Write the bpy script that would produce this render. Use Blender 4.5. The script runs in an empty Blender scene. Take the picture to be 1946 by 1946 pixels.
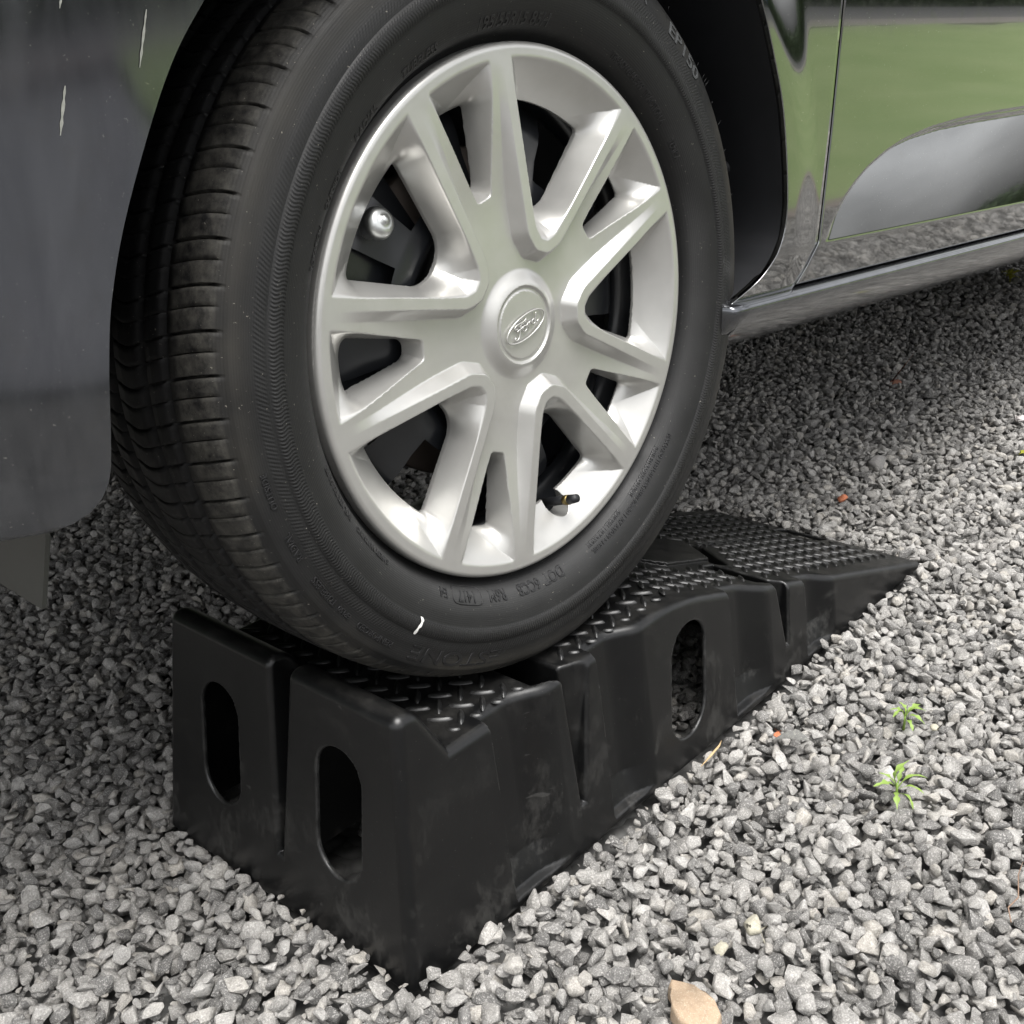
import bpy, bmesh, math, random
import numpy as np
from mathutils import Matrix, Vector, Euler
R = math.radians
sc = bpy.context.scene
rng = np.random.default_rng(7)
random.seed(7)

# ------------------------------------------------------------------ camera
cam = bpy.data.cameras.new('camera'); camo = bpy.data.objects.new('camera', cam)
sc.collection.objects.link(camo); sc.camera = camo
r_ = Vector((0.66350867, -0.74629448, -0.05292258)); u_ = Vector((0.31428049, 0.21382692, 0.92493558)); f_ = Vector((0.67895804, 0.63033531, -0.37642181))
m = Matrix.Identity(4)
for i in range(3):
    m[i][0] = r_[i]; m[i][1] = u_[i]; m[i][2] = -f_[i]
m[0][3], m[1][3], m[2][3] = -0.38845523, -0.48943701, 0.63709395
camo.matrix_world = m
cam.sensor_width = 36; cam.lens = 36 * 2067.36 / 1946
cam.clip_start = 0.02; cam.clip_end = 600

# ------------------------------------------------------------------ light
SUN_EL, SUN_AZ = 69, 208     # azimuth measured clockwise from +Y
world = bpy.data.worlds.new("World"); sc.world = world; world.use_nodes = True
nt = world.node_tree; nt.nodes.clear()
sky = nt.nodes.new('ShaderNodeTexSky'); sky.sky_type = 'NISHITA'; sky.sun_disc = False
sky.sun_elevation = R(SUN_EL); sky.sun_rotation = R(SUN_AZ); sky.air_density = 1.0; sky.dust_density = 4.0; sky.ozone_density = 1.0
hs = nt.nodes.new('ShaderNodeHueSaturation'); hs.inputs['Saturation'].default_value = 0.10
bg = nt.nodes.new('ShaderNodeBackground'); bg.inputs['Strength'].default_value = 0.13
wo = nt.nodes.new('ShaderNodeOutputWorld')
tcw = nt.nodes.new('ShaderNodeTexCoord'); mpw = nt.nodes.new('ShaderNodeMapping'); mpw.inputs['Scale'].default_value = (1, 1, 2.6); nzw = nt.nodes.new('ShaderNodeTexNoise'); nzw.inputs['Scale'].default_value = 3.6; nzw.inputs['Detail'].default_value = 6; nzw.inputs['Roughness'].default_value = .58
mrw = nt.nodes.new('ShaderNodeMapRange'); mrw.inputs[1].default_value = .40; mrw.inputs[2].default_value = .62; mrw.inputs[3].default_value = .60; mrw.inputs[4].default_value = 1.65
vmw = nt.nodes.new('ShaderNodeVectorMath'); vmw.operation = 'SCALE'
nt.links.new(tcw.outputs['Generated'], mpw.inputs[0]); nt.links.new(mpw.outputs[0], nzw.inputs['Vector']); nt.links.new(nzw.outputs['Fac'], mrw.inputs[0])
nt.links.new(sky.outputs[0], hs.inputs['Color']); nt.links.new(hs.outputs[0], vmw.inputs[0]); nt.links.new(mrw.outputs[0], vmw.inputs['Scale']); nt.links.new(vmw.outputs[0], bg.inputs[0]); nt.links.new(bg.outputs[0], wo.inputs[0])
sun = bpy.data.lights.new('sun', 'SUN'); sun.energy = 2.1; sun.angle = R(38); sun.color = (1.0, 0.975, 0.945)
suno = bpy.data.objects.new('sun', sun); sc.collection.objects.link(suno)
sd = Vector((math.sin(R(SUN_AZ)) * math.cos(R(SUN_EL)), math.cos(R(SUN_AZ)) * math.cos(R(SUN_EL)), math.sin(R(SUN_EL))))
suno.rotation_euler = sd.to_track_quat('Z', 'Y').to_euler()
sc.view_settings.view_transform = 'Standard'; sc.view_settings.look = 'None'
sc.view_settings.exposure = 1.14; sc.view_settings.gamma = 1; sc.view_settings.use_curve_mapping = False

# ------------------------------------------------------------------ helpers
C = sc.collection
def link(o, parent=None):
    C.objects.link(o)
    if parent is not None: o.parent = parent
    return o
def obj(name, me, mat=None, parent=None):
    o = bpy.data.objects.new(name, me)
    if mat is not None and not me.materials: me.materials.append(mat)
    return link(o, parent)
def tag(o, label=None, cat=None, group=None, kind=None):
    if label: o['label'] = label
    if cat: o['category'] = cat
    if group: o['group'] = group
    if kind: o['kind'] = kind
    return o
def mesh(name, v, f, smooth=True):
    me = bpy.data.meshes.new(name)
    me.from_pydata([tuple(p) for p in v], [], [tuple(q) for q in f])
    if smooth: me.polygons.foreach_set('use_smooth', [True] * len(me.polygons))
    me.update(); return me
def fmesh(name, V, Q, N=None):
    """fast quad mesh from numpy"""
    me = bpy.data.meshes.new(name)
    me.vertices.add(len(V)); me.vertices.foreach_set('co', np.asarray(V, np.float32).ravel())
    k = Q.shape[1]
    me.loops.add(Q.size); me.loops.foreach_set('vertex_index', Q.astype(np.int32).ravel())
    me.polygons.add(len(Q)); me.polygons.foreach_set('loop_start', np.arange(0, Q.size, k, dtype=np.int32))
    me.polygons.foreach_set('loop_total', np.full(len(Q), k, np.int32))
    me.update(calc_edges=True); me.validate()
    me.polygons.foreach_set('use_smooth', np.ones(len(me.polygons), bool))
    if N is not None: me.normals_split_custom_set_from_vertices([tuple(n) for n in N])
    return me
def grid_quads(nu, nv, wrap=False):
    i = np.arange(nu if wrap else nu - 1); j = np.arange(nv - 1)
    I, J = np.meshgrid(i, j, indexing='ij'); I2 = (I + 1) % nu
    return np.stack([I * nv + J, I2 * nv + J, I2 * nv + J + 1, I * nv + J + 1], -1).reshape(-1, 4)
def smooth(a, b, x):
    t = np.clip((x - a) / (b - a), 0, 1); return t * t * (3 - 2 * t)
def rint(a, b, r):      # intersection with a rounded edge
    return np.minimum(np.maximum(a, b), -r) + np.hypot(np.maximum(a + r, 0), np.maximum(b + r, 0))
def smax(a, b, k):
    h = np.maximum(k - np.abs(a - b), 0) / k; return np.maximum(a, b) + h * h * k / 4
def surface_net(f, lo, hi, h, newton=3):
    lo = np.array(lo, float); n = np.ceil((np.array(hi) - lo) / h).astype(int) + 1
    ax = [lo[i] + h * np.arange(n[i]) for i in range(3)]
    F = np.empty(n, np.float32)
    for i0 in range(0, n[0], 16):
        X, Y, Z = np.meshgrid(ax[0][i0:i0 + 16], ax[1], ax[2], indexing='ij')
        F[i0:i0 + 16] = f(X, Y, Z)
    S = F < 0
    cnt = np.zeros(n - 1, np.int8)
    for dx in (0, 1):
        for dy in (0, 1):
            for dz in (0, 1):
                cnt += S[dx:n[0] - 1 + dx, dy:n[1] - 1 + dy, dz:n[2] - 1 + dz]
    act = (cnt > 0) & (cnt < 8)
    ci = np.argwhere(act); idx = -np.ones(n - 1, np.int64); idx[act] = np.arange(len(ci))
    acc = np.zeros((len(ci), 3)); k = np.zeros(len(ci))
    cor = [(a, b, c) for a in (0, 1) for b in (0, 1) for c in (0, 1)]
    for a in cor:
        for b in cor:
            if sum(b) - sum(a) == 1 and all(b[i] >= a[i] for i in range(3)):
                fa = F[ci[:, 0] + a[0], ci[:, 1] + a[1], ci[:, 2] + a[2]]; fb = F[ci[:, 0] + b[0], ci[:, 1] + b[1], ci[:, 2] + b[2]]
                mk = (fa < 0) != (fb < 0); t = np.where(mk, fa / np.where(mk, fa - fb, 1), 0)[:, None]
                acc += np.where(mk[:, None], np.array(a) * (1 - t) + np.array(b) * t, 0); k += mk
    V = lo + (ci + acc / k[:, None]) * h
    quads = []
    for d in range(3):
        s0 = [slice(None)] * 3; s1 = [slice(None)] * 3
        s0[d] = slice(0, -1); s1[d] = slice(1, None)
        A = S[tuple(s0)]; B = S[tuple(s1)]; ch = A != B
        e = np.argwhere(ch); o1, o2 = [(1, 2), (2, 0), (0, 1)][d]
        ok = (e[:, o1] > 0) & (e[:, o2] > 0) & (e[:, o1] < n[o1] - 1) & (e[:, o2] < n[o2] - 1); e = e[ok]
        def cell(p, q):
            c = e.copy(); c[:, o1] -= p; c[:, o2] -= q; return idx[c[:, 0], c[:, 1], c[:, 2]]
        q = np.stack([cell(1, 1), cell(0, 1), cell(0, 0), cell(1, 0)], 1)
        flip = ~A[e[:, 0], e[:, 1], e[:, 2]]
        q[flip] = q[flip][:, ::-1]; quads.append(q)
    Q = np.concatenate(quads)
    def ev(P): return f(P[:, 0], P[:, 1], P[:, 2])
    def grad(P, e):
        G = np.empty_like(P)
        for d in range(3):
            D = np.zeros(3); D[d] = e; G[:, d] = (ev(P + D) - ev(P - D)) / (2 * e)
        return G
    V0 = V.copy()
    for it in range(newton):
        G = grad(V, h * .08); g2 = np.maximum((G * G).sum(1), .2)
        step = -(ev(V) / g2)[:, None] * G
        V = V + np.clip(step, -h * .5, h * .5)
        V = V0 + np.clip(V - V0, -h * .8, h * .8)
    G = grad(V, h * .22); L = np.linalg.norm(G, axis=1, keepdims=True); N = G / np.maximum(L, 1e-9)
    return V, Q, N
def lathe(prof, nseg, axis='y', a0=0, a1=2 * math.pi):
    """prof: list of (radius, along); returns V, Q (axis along y)"""
    full = abs(a1 - a0 - 2 * math.pi) < 1e-6
    th = a0 + (a1 - a0) * np.arange(nseg if full else nseg + 1) / nseg
    P = np.array(prof); r = P[:, 0][None]; y = P[:, 1][None]
    V = np.stack([r * np.cos(th)[:, None], np.broadcast_to(y, (len(th), len(P))), r * np.sin(th)[:, None]], -1).reshape(-1, 3)
    return V, grid_quads(len(th), len(P), full)
def resample(pts, step):
    pts = [np.array(p, float) for p in pts]; out = [pts[0]]
    for a, b in zip(pts[:-1], pts[1:]):
        k = max(1, int(math.ceil(np.linalg.norm(b - a) / step)))
        for i in range(1, k + 1): out.append(a + (b - a) * i / k)
    return np.array(out)
def tube(pts, rad, n=8, closed=False, caps=True):
    pts = [Vector(p) for p in pts]; rad = rad if hasattr(rad, '__len__') else [rad] * len(pts)
    V = []; F = []; up = None; L = len(pts)
    for i, p in enumerate(pts):
        if closed: t = pts[(i + 1) % L] - pts[i - 1]
        else: t = pts[min(i + 1, L - 1)] - pts[max(i - 1, 0)]
        t.normalize()
        if up is None: up = t.orthogonal().normalized()
        up = (up - t * up.dot(t)).normalized(); s = t.cross(up)
        for k in range(n):
            a = 2 * math.pi * k / n; V.append(p + (up * math.cos(a) + s * math.sin(a)) * rad[i])
    for i in range(L if closed else L - 1):
        for k in range(n):
            a = i * n + k; b = i * n + (k + 1) % n; c = ((i + 1) % L) * n + (k + 1) % n; d = ((i + 1) % L) * n + k
            F.append((a, b, c, d))
    if not closed and caps: F.append(tuple(range(n))[::-1]); F.append(tuple((L - 1) * n + k for k in range(n)))
    return V, F

# ------------------------------------------------------------------ materials
class NT:
    def __init__(s, name):
        s.m = bpy.data.materials.new(name); s.m.use_nodes = True; s.t = s.m.node_tree; s.t.nodes.clear()
        s.out = s.n('ShaderNodeOutputMaterial'); s.b = s.n('ShaderNodeBsdfPrincipled'); s.l(s.b.outputs[0], s.out.inputs[0])
    def n(s, typ, **kw):
        x = s.t.nodes.new(typ)
        for k, v in kw.items(): setattr(x, k, v)
        return x
    def l(s, a, b): s.t.links.new(a, b)
    def set(s, **kw):
        for k, v in kw.items():
            i = s.b.inputs[k.replace('_', ' ')]; i.default_value = (*v, 1) if isinstance(v, tuple) and len(v) == 3 else v
    def coord(s, w='Object'): return s.n('ShaderNodeTexCoord').outputs[w]
    def noise(s, scale, detail=4, rough=.55, vec=None, dist=0, stretch=None):
        x = s.n('ShaderNodeTexNoise'); x.inputs['Scale'].default_value = scale; x.inputs['Detail'].default_value = detail
        x.inputs['Roughness'].default_value = rough; x.inputs['Distortion'].default_value = dist
        v = vec or s.coord()
        if stretch:
            mp = s.n('ShaderNodeMapping'); mp.inputs['Scale'].default_value = stretch; s.l(v, mp.inputs[0]); v = mp.outputs[0]
        s.l(v, x.inputs['Vector']); return x.outputs['Fac']
    def ramp(s, fac, stops, mode='LINEAR'):
        x = s.n('ShaderNodeValToRGB'); e = x.color_ramp.elements; x.color_ramp.interpolation = mode
        while len(e) < len(stops): e.new(.5)
        for k, (p, c) in enumerate(stops):
            e[k].position = p; e[k].color = (*c, 1) if isinstance(c, tuple) else (c, c, c, 1)
        s.l(fac, x.inputs[0]); return x.outputs[0]
    def mix(s, fac, a, b, typ='MIX'):
        x = s.n('ShaderNodeMix', data_type='RGBA', blend_type=typ)
        for i, v in ((0, fac), (6, a), (7, b)):
            if hasattr(v, 'links') or hasattr(v, 'is_output'): s.l(v, x.inputs[i])
            else: x.inputs[i].default_value = (*v, 1) if isinstance(v, tuple) else v
        return x.outputs[2]
    def math(s, op, a, b=None, c=None):
        x = s.n('ShaderNodeMath', operation=op)
        for i, v in ((0, a), (1, b), (2, c)):
            if v is None: continue
            if hasattr(v, 'is_output'): s.l(v, x.inputs[i])
            else: x.inputs[i].default_value = v
        return x.outputs[0]
    def bump(s, h, strength=.3, dist=.001, prev=None):
        x = s.n('ShaderNodeBump'); x.inputs['Strength'].default_value = strength; x.inputs['Distance'].default_value = dist
        s.l(h, x.inputs['Height'])
        if prev is not None: s.l(prev, x.inputs['Normal'])
        s.l(x.outputs[0], s.b.inputs['Normal']); return x.outputs[0]
    def map(s, v, a, b, c=0, d=1):
        x = s.n('ShaderNodeMapRange'); x.clamp = True; s.l(v, x.inputs[0])
        for i, q in enumerate((a, b, c, d)): x.inputs[i + 1].default_value = q
        return x.outputs[0]

def mat_simple(name, col, rough=.5, metal=0, spec=.5, nscale=None, namt=.15, bump=None):
    a = NT(name); a.set(Base_Color=col, Roughness=rough, Metallic=metal)
    a.b.inputs['Specular IOR Level'].default_value = spec
    if nscale:
        n = a.noise(nscale, 5)
        c = a.mix(n, tuple(x * (1 - namt) for x in col), tuple(min(1, x * (1 + namt)) for x in col)); a.l(c, a.b.inputs['Base Color'])
        if bump: a.bump(n, bump, .0008)
    return a.m

def mat_plastic():
    a = NT('black_moulded_plastic'); co = a.coord()
    sep = a.n('ShaderNodeSeparateXYZ'); a.l(co, sep.inputs[0])
    dust = a.noise(9, 6, .65, co); fine = a.noise(260, 3, .6, co); scuff = a.math('MULTIPLY_ADD', a.noise(170, 6, .75, co, 0, (1, 1, .5)), .35, a.math('MULTIPLY', a.noise(20, 5, .65, co, .3), .65))
    low = a.map(sep.outputs[2], 0.0, 0.13, 1, 0)
    sm = a.math('MULTIPLY', a.map(scuff, .53, .64), a.math('MULTIPLY_ADD', low, .95, .25))
    c = a.mix(a.map(dust, .35, .75), (.0030, .0031, .0034), (.0060, .0062, .0062))
    c = a.mix(sm, c, (.024, .0235, .022))
    geo = a.n('ShaderNodeNewGeometry'); pt = a.map(geo.outputs['Pointiness'], .525, .60); edge_wear_glint = a.math('MULTIPLY', pt, a.map(a.noise(70, 5, .7, co), .35, .65))  # pale convex edges: wear plus caught light, painted into the colour
    c = a.mix(a.math('MULTIPLY', edge_wear_glint, .55), c, (.10, .10, .098))
    sn = a.n('ShaderNodeSeparateXYZ'); a.l(geo.outputs['Normal'], sn.inputs[0]); upd = a.math('MULTIPLY', a.map(sn.outputs[2], .6, 1), a.map(a.noise(45, 6, .7, co), .42, .7)); c = a.mix(a.math('MULTIPLY', upd, .35), c, (.05, .048, .044))
    line_ = a.noise(60, 3, .6, co, .4, (.25, 1, 1.9)); c = a.mix(a.math('MULTIPLY', a.map(line_, .71, .745), .3), c, (.07, .069, .066))
    spk = a.noise(900, 2, .5, co); sp = a.math('MULTIPLY', a.map(spk, .745, .79), .6)
    c = a.mix(sp, c, (.25, .24, .22)); a.l(c, a.b.inputs['Base Color'])
    rr = a.math('ADD', a.map(dust, .3, .8, .29, .40), a.math('MULTIPLY', sm, .2)); a.l(rr, a.b.inputs['Roughness'])
    b1 = a.bump(fine, .10, .0006); a.bump(a.noise(14, 3, .5, co), .08, .004, b1)
    a.b.inputs['Specular IOR Level'].default_value = .40
    return a.m
def mat_rubber():
    """side wall and tread; object space: axle along y, radius in xz"""
    a = NT('tyre_rubber'); co = a.coord(); sep = a.n('ShaderNodeSeparateXYZ'); a.l(co, sep.inputs[0])
    x, y, z = sep.outputs
    r = a.math('SQRT', a.math('ADD', a.math('MULTIPLY', x, x), a.math('MULTIPLY', z, z))); th = a.math('ARCTAN2', z, x)
    side = a.map(y, .004, -.004)        # 1 on the outer side wall
    def band(r0, r1, e=.0012):
        return a.math('MULTIPLY', a.map(r, r0 - e, r0 + e), a.map(r, r1 + e, r1 - e))
    # wavy serrations in the raised ring, slanted hatching outside it
    wob = a.math('MULTIPLY', a.math('SINE', a.math('MULTIPLY', a.math('SUBTRACT', r, .2365), 620)), .0034)
    s1 = a.math('MULTIPLY', a.math('SINE', a.math('MULTIPLY', a.math('ADD', th, wob), 620)), a.math('ADD', a.math('ADD', band(.2368, .2388), band(.2442, .2464)), a.math('MULTIPLY', band(.2388, .2442), .45)))
    s2 = a.math('MULTIPLY', a.math('SINE', a.math('ADD', a.math('MULTIPLY', th, 560), a.math('MULTIPLY', r, 1300))), a.math('MULTIPLY', band(.2495, .2565), .4))
    rings = a.math('SINE', a.math('MULTIPLY', r, 4200))
    ser = a.math('MULTIPLY', a.math('ADD', s1, s2), side)
    n1 = a.noise(30, 6, .65, co); n2 = a.noise(7, 4, .5, co); n3 = a.noise(500, 3, .6, co)
    dusty = a.math('MULTIPLY', a.map(n1, .25, .8, .35, 1), side)
    c = a.mix(dusty, (.0045, .0045, .0048), (.014, .014, .0137))
    inner = a.math('MULTIPLY', band(.2045, .2205, .008), side)
    c = a.mix(a.math('MULTIPLY', inner, a.map(a.math('ADD', n2, a.math('MULTIPLY', z, -1.1)), .35, .85)), c, (.034, .034, .034))
    brown = a.math('MULTIPLY', a.math('MULTIPLY', band(.262, .276, .006), a.map(n2, .42, .7)), side)
    c = a.mix(a.math('MULTIPLY', brown, .7), c, (.055, .050, .040))
    tread = a.math('MULTIPLY', a.math('MULTIPLY', a.map(r, .2755, .2775), a.map(a.math('ADD', y, a.math('MULTIPLY', n1, .022)), .046, .034)), a.map(a.noise(90, 9, .78, co), .38, .64))  # dust on the shoulder only; arch shade put into the inner ribs' darker colour
    c = a.mix(a.math('MULTIPLY', tread, .68), c, (.078, .074, .064))
    spk = a.map(a.noise(480, 2, .6, co), .71, .75); c = a.mix(a.math('MULTIPLY', spk, .5), c, (.3, .28, .24))
    a.l(c, a.b.inputs['Base Color'])
    a.l(a.map(n1, .25, .8, .46, .72), a.b.inputs['Roughness']); a.b.inputs['Specular IOR Level'].default_value = .32
    b1 = a.bump(ser, .38, .0008); b2 = a.bump(a.math('MULTIPLY', rings, side), .10, .0003, b1); a.bump(n3, .15, .0006, b2)
    return a.m
def mat_trim():
    a = NT('silver_trim_paint'); co = a.coord(); n = a.noise(60, 5, .6, co); f = a.noise(1500, 2, .5, co)
    c = a.mix(n, (.43, .425, .405), (.50, .495, .475))
    g = a.noise(16, 6, .7, co); c = a.mix(a.math('MULTIPLY', a.map(g, .62, .8), .16), c, (.28, .25, .21))
    c = a.mix(a.math('MULTIPLY', a.map(f, .76, .8), .25), c, (.12, .11, .10)); a.l(c, a.b.inputs['Base Color'])
    a.set(Metallic=.62); a.l(a.map(n, .3, .8, .29, .38), a.b.inputs['Roughness'])
    a.b.inputs['Coat Weight'].default_value = .35; a.b.inputs['Coat Roughness'].default_value = .12
    a.bump(f, .05, .0002); return a.m
def mat_paint():
    a = NT('dark_grey_metallic_paint'); co = a.coord(); fl = a.noise(2500, 1, .5, co); w = a.noise(3.5, 2, .4, co)
    a.set(Metallic=1.0, Roughness=.09)
    c = a.mix(a.map(fl, .35, .65), (.20, .205, .21), (.25, .255, .26))
    dn = a.noise(55, 8, .75, co); sp = a.map(a.noise(520, 2, .6, co), .725, .76)
    c = a.mix(a.math('MULTIPLY', a.map(dn, .55, .8), .2), c, (.17, .16, .14)); c = a.mix(a.math('MULTIPLY', sp, .5), c, (.40, .39, .35))
    a.l(c, a.b.inputs['Base Color'])
    a.l(a.math('ADD', a.map(dn, .5, .8, .07, .14), a.math('MULTIPLY', sp, .4)), a.b.inputs['Roughness'])
    a.b.inputs['Coat Weight'].default_value = .8; a.b.inputs['Coat Roughness'].default_value = .02; a.b.inputs['Coat IOR'].default_value = 1.6
    a.bump(w, .04, .01); return a.m
def mat_bumper():
    a = NT('dusty_painted_bumper'); co = a.coord(); dn = a.noise(35, 8, .75, co); st = a.noise(12, 4, .6, co, .6, (3.0, 1, .7)); sp = a.math('MULTIPLY', a.map(a.noise(430, 2, .6, co), .70, .74), a.map(a.noise(9, 3, .5, co), .40, .55))
    c = a.mix(a.map(st, .3, .7), (.085, .089, .098), (.135, .140, .150)); c = a.mix(a.math('MULTIPLY', a.map(dn, .5, .8), .35), c, (.09, .087, .078)); c = a.mix(a.math('MULTIPLY', sp, .6), c, (.5, .5, .46)); a.l(c, a.b.inputs['Base Color'])
    a.set(Metallic=.9); a.l(a.map(st, .3, .7, .08, .15), a.b.inputs['Roughness']); a.b.inputs['Coat Weight'].default_value = .6; a.b.inputs['Coat Roughness'].default_value = .07
    return a.m
def mat_stone(name, dark, light, tint):
    a = NT(name); co = a.coord(); oi = a.n('ShaderNodeObjectInfo'); rnd = oi.outputs['Random']
    off = a.n('ShaderNodeVectorMath', operation='ADD'); cx = a.n('ShaderNodeCombineXYZ')
    a.l(a.math('MULTIPLY', rnd, 40), cx.inputs[0]); a.l(a.math('MULTIPLY', rnd, 17), cx.inputs[1]); a.l(co, off.inputs[0]); a.l(cx.outputs[0], off.inputs[1]); v = off.outputs[0]
    base = a.ramp(rnd, [(0, tuple(d * .40 for d in dark)), (.20, tuple(d * .75 for d in dark)), (.5, tuple((d + l) / 2 * t for d, l, t in zip(dark, light, tint))), (.8, light), (.93, tuple(l * t for l, t in zip(light, (1.07, 1.03, .96)))), (1, tuple(l * 1.25 for l in light))])
    n1 = a.noise(2.0, 6, .72, v); n2 = a.noise(8, 6, .8, v)
    c = a.mix(a.map(n1, .3, .7), a.mix(.6, base, tuple(d * .6 for d in dark)), base)
    c = a.mix(a.math('MULTIPLY', a.map(n2, .52, .62), .62), c, (.66, .64, .61))
    c = a.mix(a.math('MULTIPLY', a.map(n2, .44, .34), .45), c, (.07, .07, .07))
    a.l(c, a.b.inputs['Base Color']); a.set(Roughness=.82); a.b.inputs['Specular IOR Level'].default_value = .3
    b1 = a.bump(n1, .6, .0030); a.bump(n2, .6, .0010, b1)
    return a.m

M = {}
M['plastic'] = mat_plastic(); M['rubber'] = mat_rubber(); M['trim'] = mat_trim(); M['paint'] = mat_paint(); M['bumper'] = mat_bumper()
M['stone'] = mat_stone('grey_granite_chips', (.235, .229, .219), (.42, .408, .388), (1.0, .99, .97))
M['black'] = mat_simple('black_liner_plastic', (.010, .0105, .012), .55, 0, .4, 40, .3, .2)
M['steel'] = mat_simple('black_painted_steel', (.012, .013, .015), .28, 0, .5, 60, .3, .1)
M['gap'] = mat_simple('dark_gap', (.004, .004, .004), .8)
M['letter'] = mat_simple('moulded_rubber_letters', (.006, .006, .0065), .5, 0, .5, 300, .2)
M['letter_grey'] = mat_simple('worn_rubber_letters', (.055, .057, .058), .6, 0, .4, 300, .2)
M['rust'] = mat_simple('rusty_brake_iron', (.10, .082, .07), .5, .6, .5, 25, .45, .3)
M['zinc'] = mat_simple('bright_zinc', (.60, .61, .60), .38, 1, .5, 90, .2, .4)
M['brass'] = mat_simple('brass', (.22, .17, .07), .45, 1)
M['chalk'] = mat_simple('white_tyre_mark', (.72, .71, .68), .7, 0, .3, 900, .25)
M['glass'] = mat_simple('dark_window_glass', (.01, .012, .014), .03, 0, .8)
M['defl'] = mat_simple('grey_green_plastic', (.038, .040, .035), .42, 0, .5, 25, .25, .1)
M['lamp'] = mat_simple('clear_lamp_plastic', (.6, .62, .65), .08, .6)
M['red'] = mat_simple('red_lamp_plastic', (.35, .01, .01), .12)
M['scratch'] = mat_simple('pale_scraped_paint', (.22, .225, .20), .6, 0, .4, 600, .4)

# ------------------------------------------------------------------ frames
WC = Vector((0.22958892, 0.0557612, 0.45514744))
CX = Vector((0.99860768, -0.02692412, -0.04536299)); CY = Vector((0.02695187, 0.99963673, 0)); CZ = Vector((0.04534651, -0.00122262, 0.99897057))
MC = Matrix.Identity(4)
for i in range(3): MC[i][0] = CX[i]; MC[i][1] = CY[i]; MC[i][2] = CZ[i]; MC[i][3] = WC[i]
EX = Vector((0.99963673, -0.02695187, 0)); MW = Matrix.Identity(4)      # wheel frame (upright)
EY = Vector((0.02695187, 0.99963673, 0))
for i in range(3): MW[i][0] = EX[i]; MW[i][1] = EY[i]; MW[i][2] = (0, 0, 1)[i]; MW[i][3] = WC[i]

# ================================================================== THE SETTING
HP, HS, XB, LR, WR, KS, KF, XV = .1715, .2173, .3775, .930, .333, .095, .1327, .0749   # ramp sizes
def build_ground():
    a = NT('fine_grit_base'); co = a.coord(); v = a.n('ShaderNodeTexVoronoi'); v.inputs['Scale'].default_value = 62; a.l(co, v.inputs['Vector'])
    n = a.noise(90, 5, .7, co); c = a.mix(n, (.06, .059, .057), (.13, .128, .123)); sv = a.n('ShaderNodeSeparateColor'); a.l(v.outputs['Color'], sv.inputs[0])
    c = a.mix(a.map(sv.outputs[0], 0, 1, 0, .8), c, (.18, .177, .17)); c = a.mix(a.map(v.outputs['Distance'], .35, .75, 0, .7), c, (.05, .05, .048)); a.l(c, a.b.inputs['Base Color'])
    a.set(Roughness=.9); a.bump(v.outputs['Distance'], 1, -.006); M['base'] = a.m
    tag(obj('ground', mesh('ground', [(-7, -1.35, -.026), (9, -1.35, -.026), (9, 7, -.026), (-7, 7, -.026)], [(0, 1, 2, 3)], False), M['base']), kind='structure')
    # grass
    g = NT('lawn_green'); co = g.coord(); n = g.noise(1.1, 6, .6, co); n2 = g.noise(30, 5, .7, co)
    c = g.mix(g.map(n, .35, .65), (.155, .215, .075), (.21, .26, .11)); c = g.mix(g.map(n2, .3, .75, 0, .5), c, (.10, .14, .05)); g.l(c, g.b.inputs['Base Color']); g.set(Roughness=.9); g.bump(n2, .8, .02)
    N = 60; xs = np.linspace(1.72, 60, N); ys = np.linspace(-1.43, -7.6, 30)
    X, Y = np.meshgrid(xs, ys, indexing='ij'); Z = -.005 + .05 * np.sin(X * .7) * smooth(-2, -5, Y) * smooth(-7.6, -6, Y) + .14 * smooth(-3, -7.6, Y) + .02 * rng.standard_normal(X.shape) * smooth(-2.2, -3, Y)
    tag(obj('lawn', fmesh('lawn', np.stack([X, Y, Z], -1).reshape(-1, 3), grid_quads(N, 30)[:, ::-1]), g.m), kind='structure')
    k = mat_simple('concrete_edging', (.16, .13, .12), .85, 0, .3, 40, .3, .3)
    def slab(name, x0, x1, y0, y1, z0, z1, mt):
        v = [(x, y, z) for x in (x0, x1) for y in (y0, y1) for z in (z0, z1)]
        return tag(obj(name, mesh(name, v, [(0, 1, 3, 2), (4, 6, 7, 5), (0, 4, 5, 1), (2, 3, 7, 6), (1, 5, 7, 3), (0, 2, 6, 4)], False), mt), kind='structure')
    slab('kerb', 1.7, 60, -1.43, -1.35, -.12, -.004, k)
    slab('pavement', -30, 60, -9.0, -7.6, .0, .15, mat_simple('pink_grey_paving', (.17, .15, .145), .85, 0, .3, 8, .2, .2))
    slab('parking_bay', -30, 1.7, -7.6, -1.43, -.10, .012, mat_simple('grey_tarmac', (.13, .13, .135), .85, 0, .3, 30, .3, .2))
    slab('road', -30, 60, -16, -9.0, -.02, .06, mat_simple('asphalt', (.055, .055, .056), .85, 0, .3, 60, .3, .3))
    slab('far_ground', -300, 300, -300, 300, -.3, -.05, mat_simple('meadow', (.09, .13, .04), .95, 0, .2, .5, .3))
build_ground()
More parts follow.
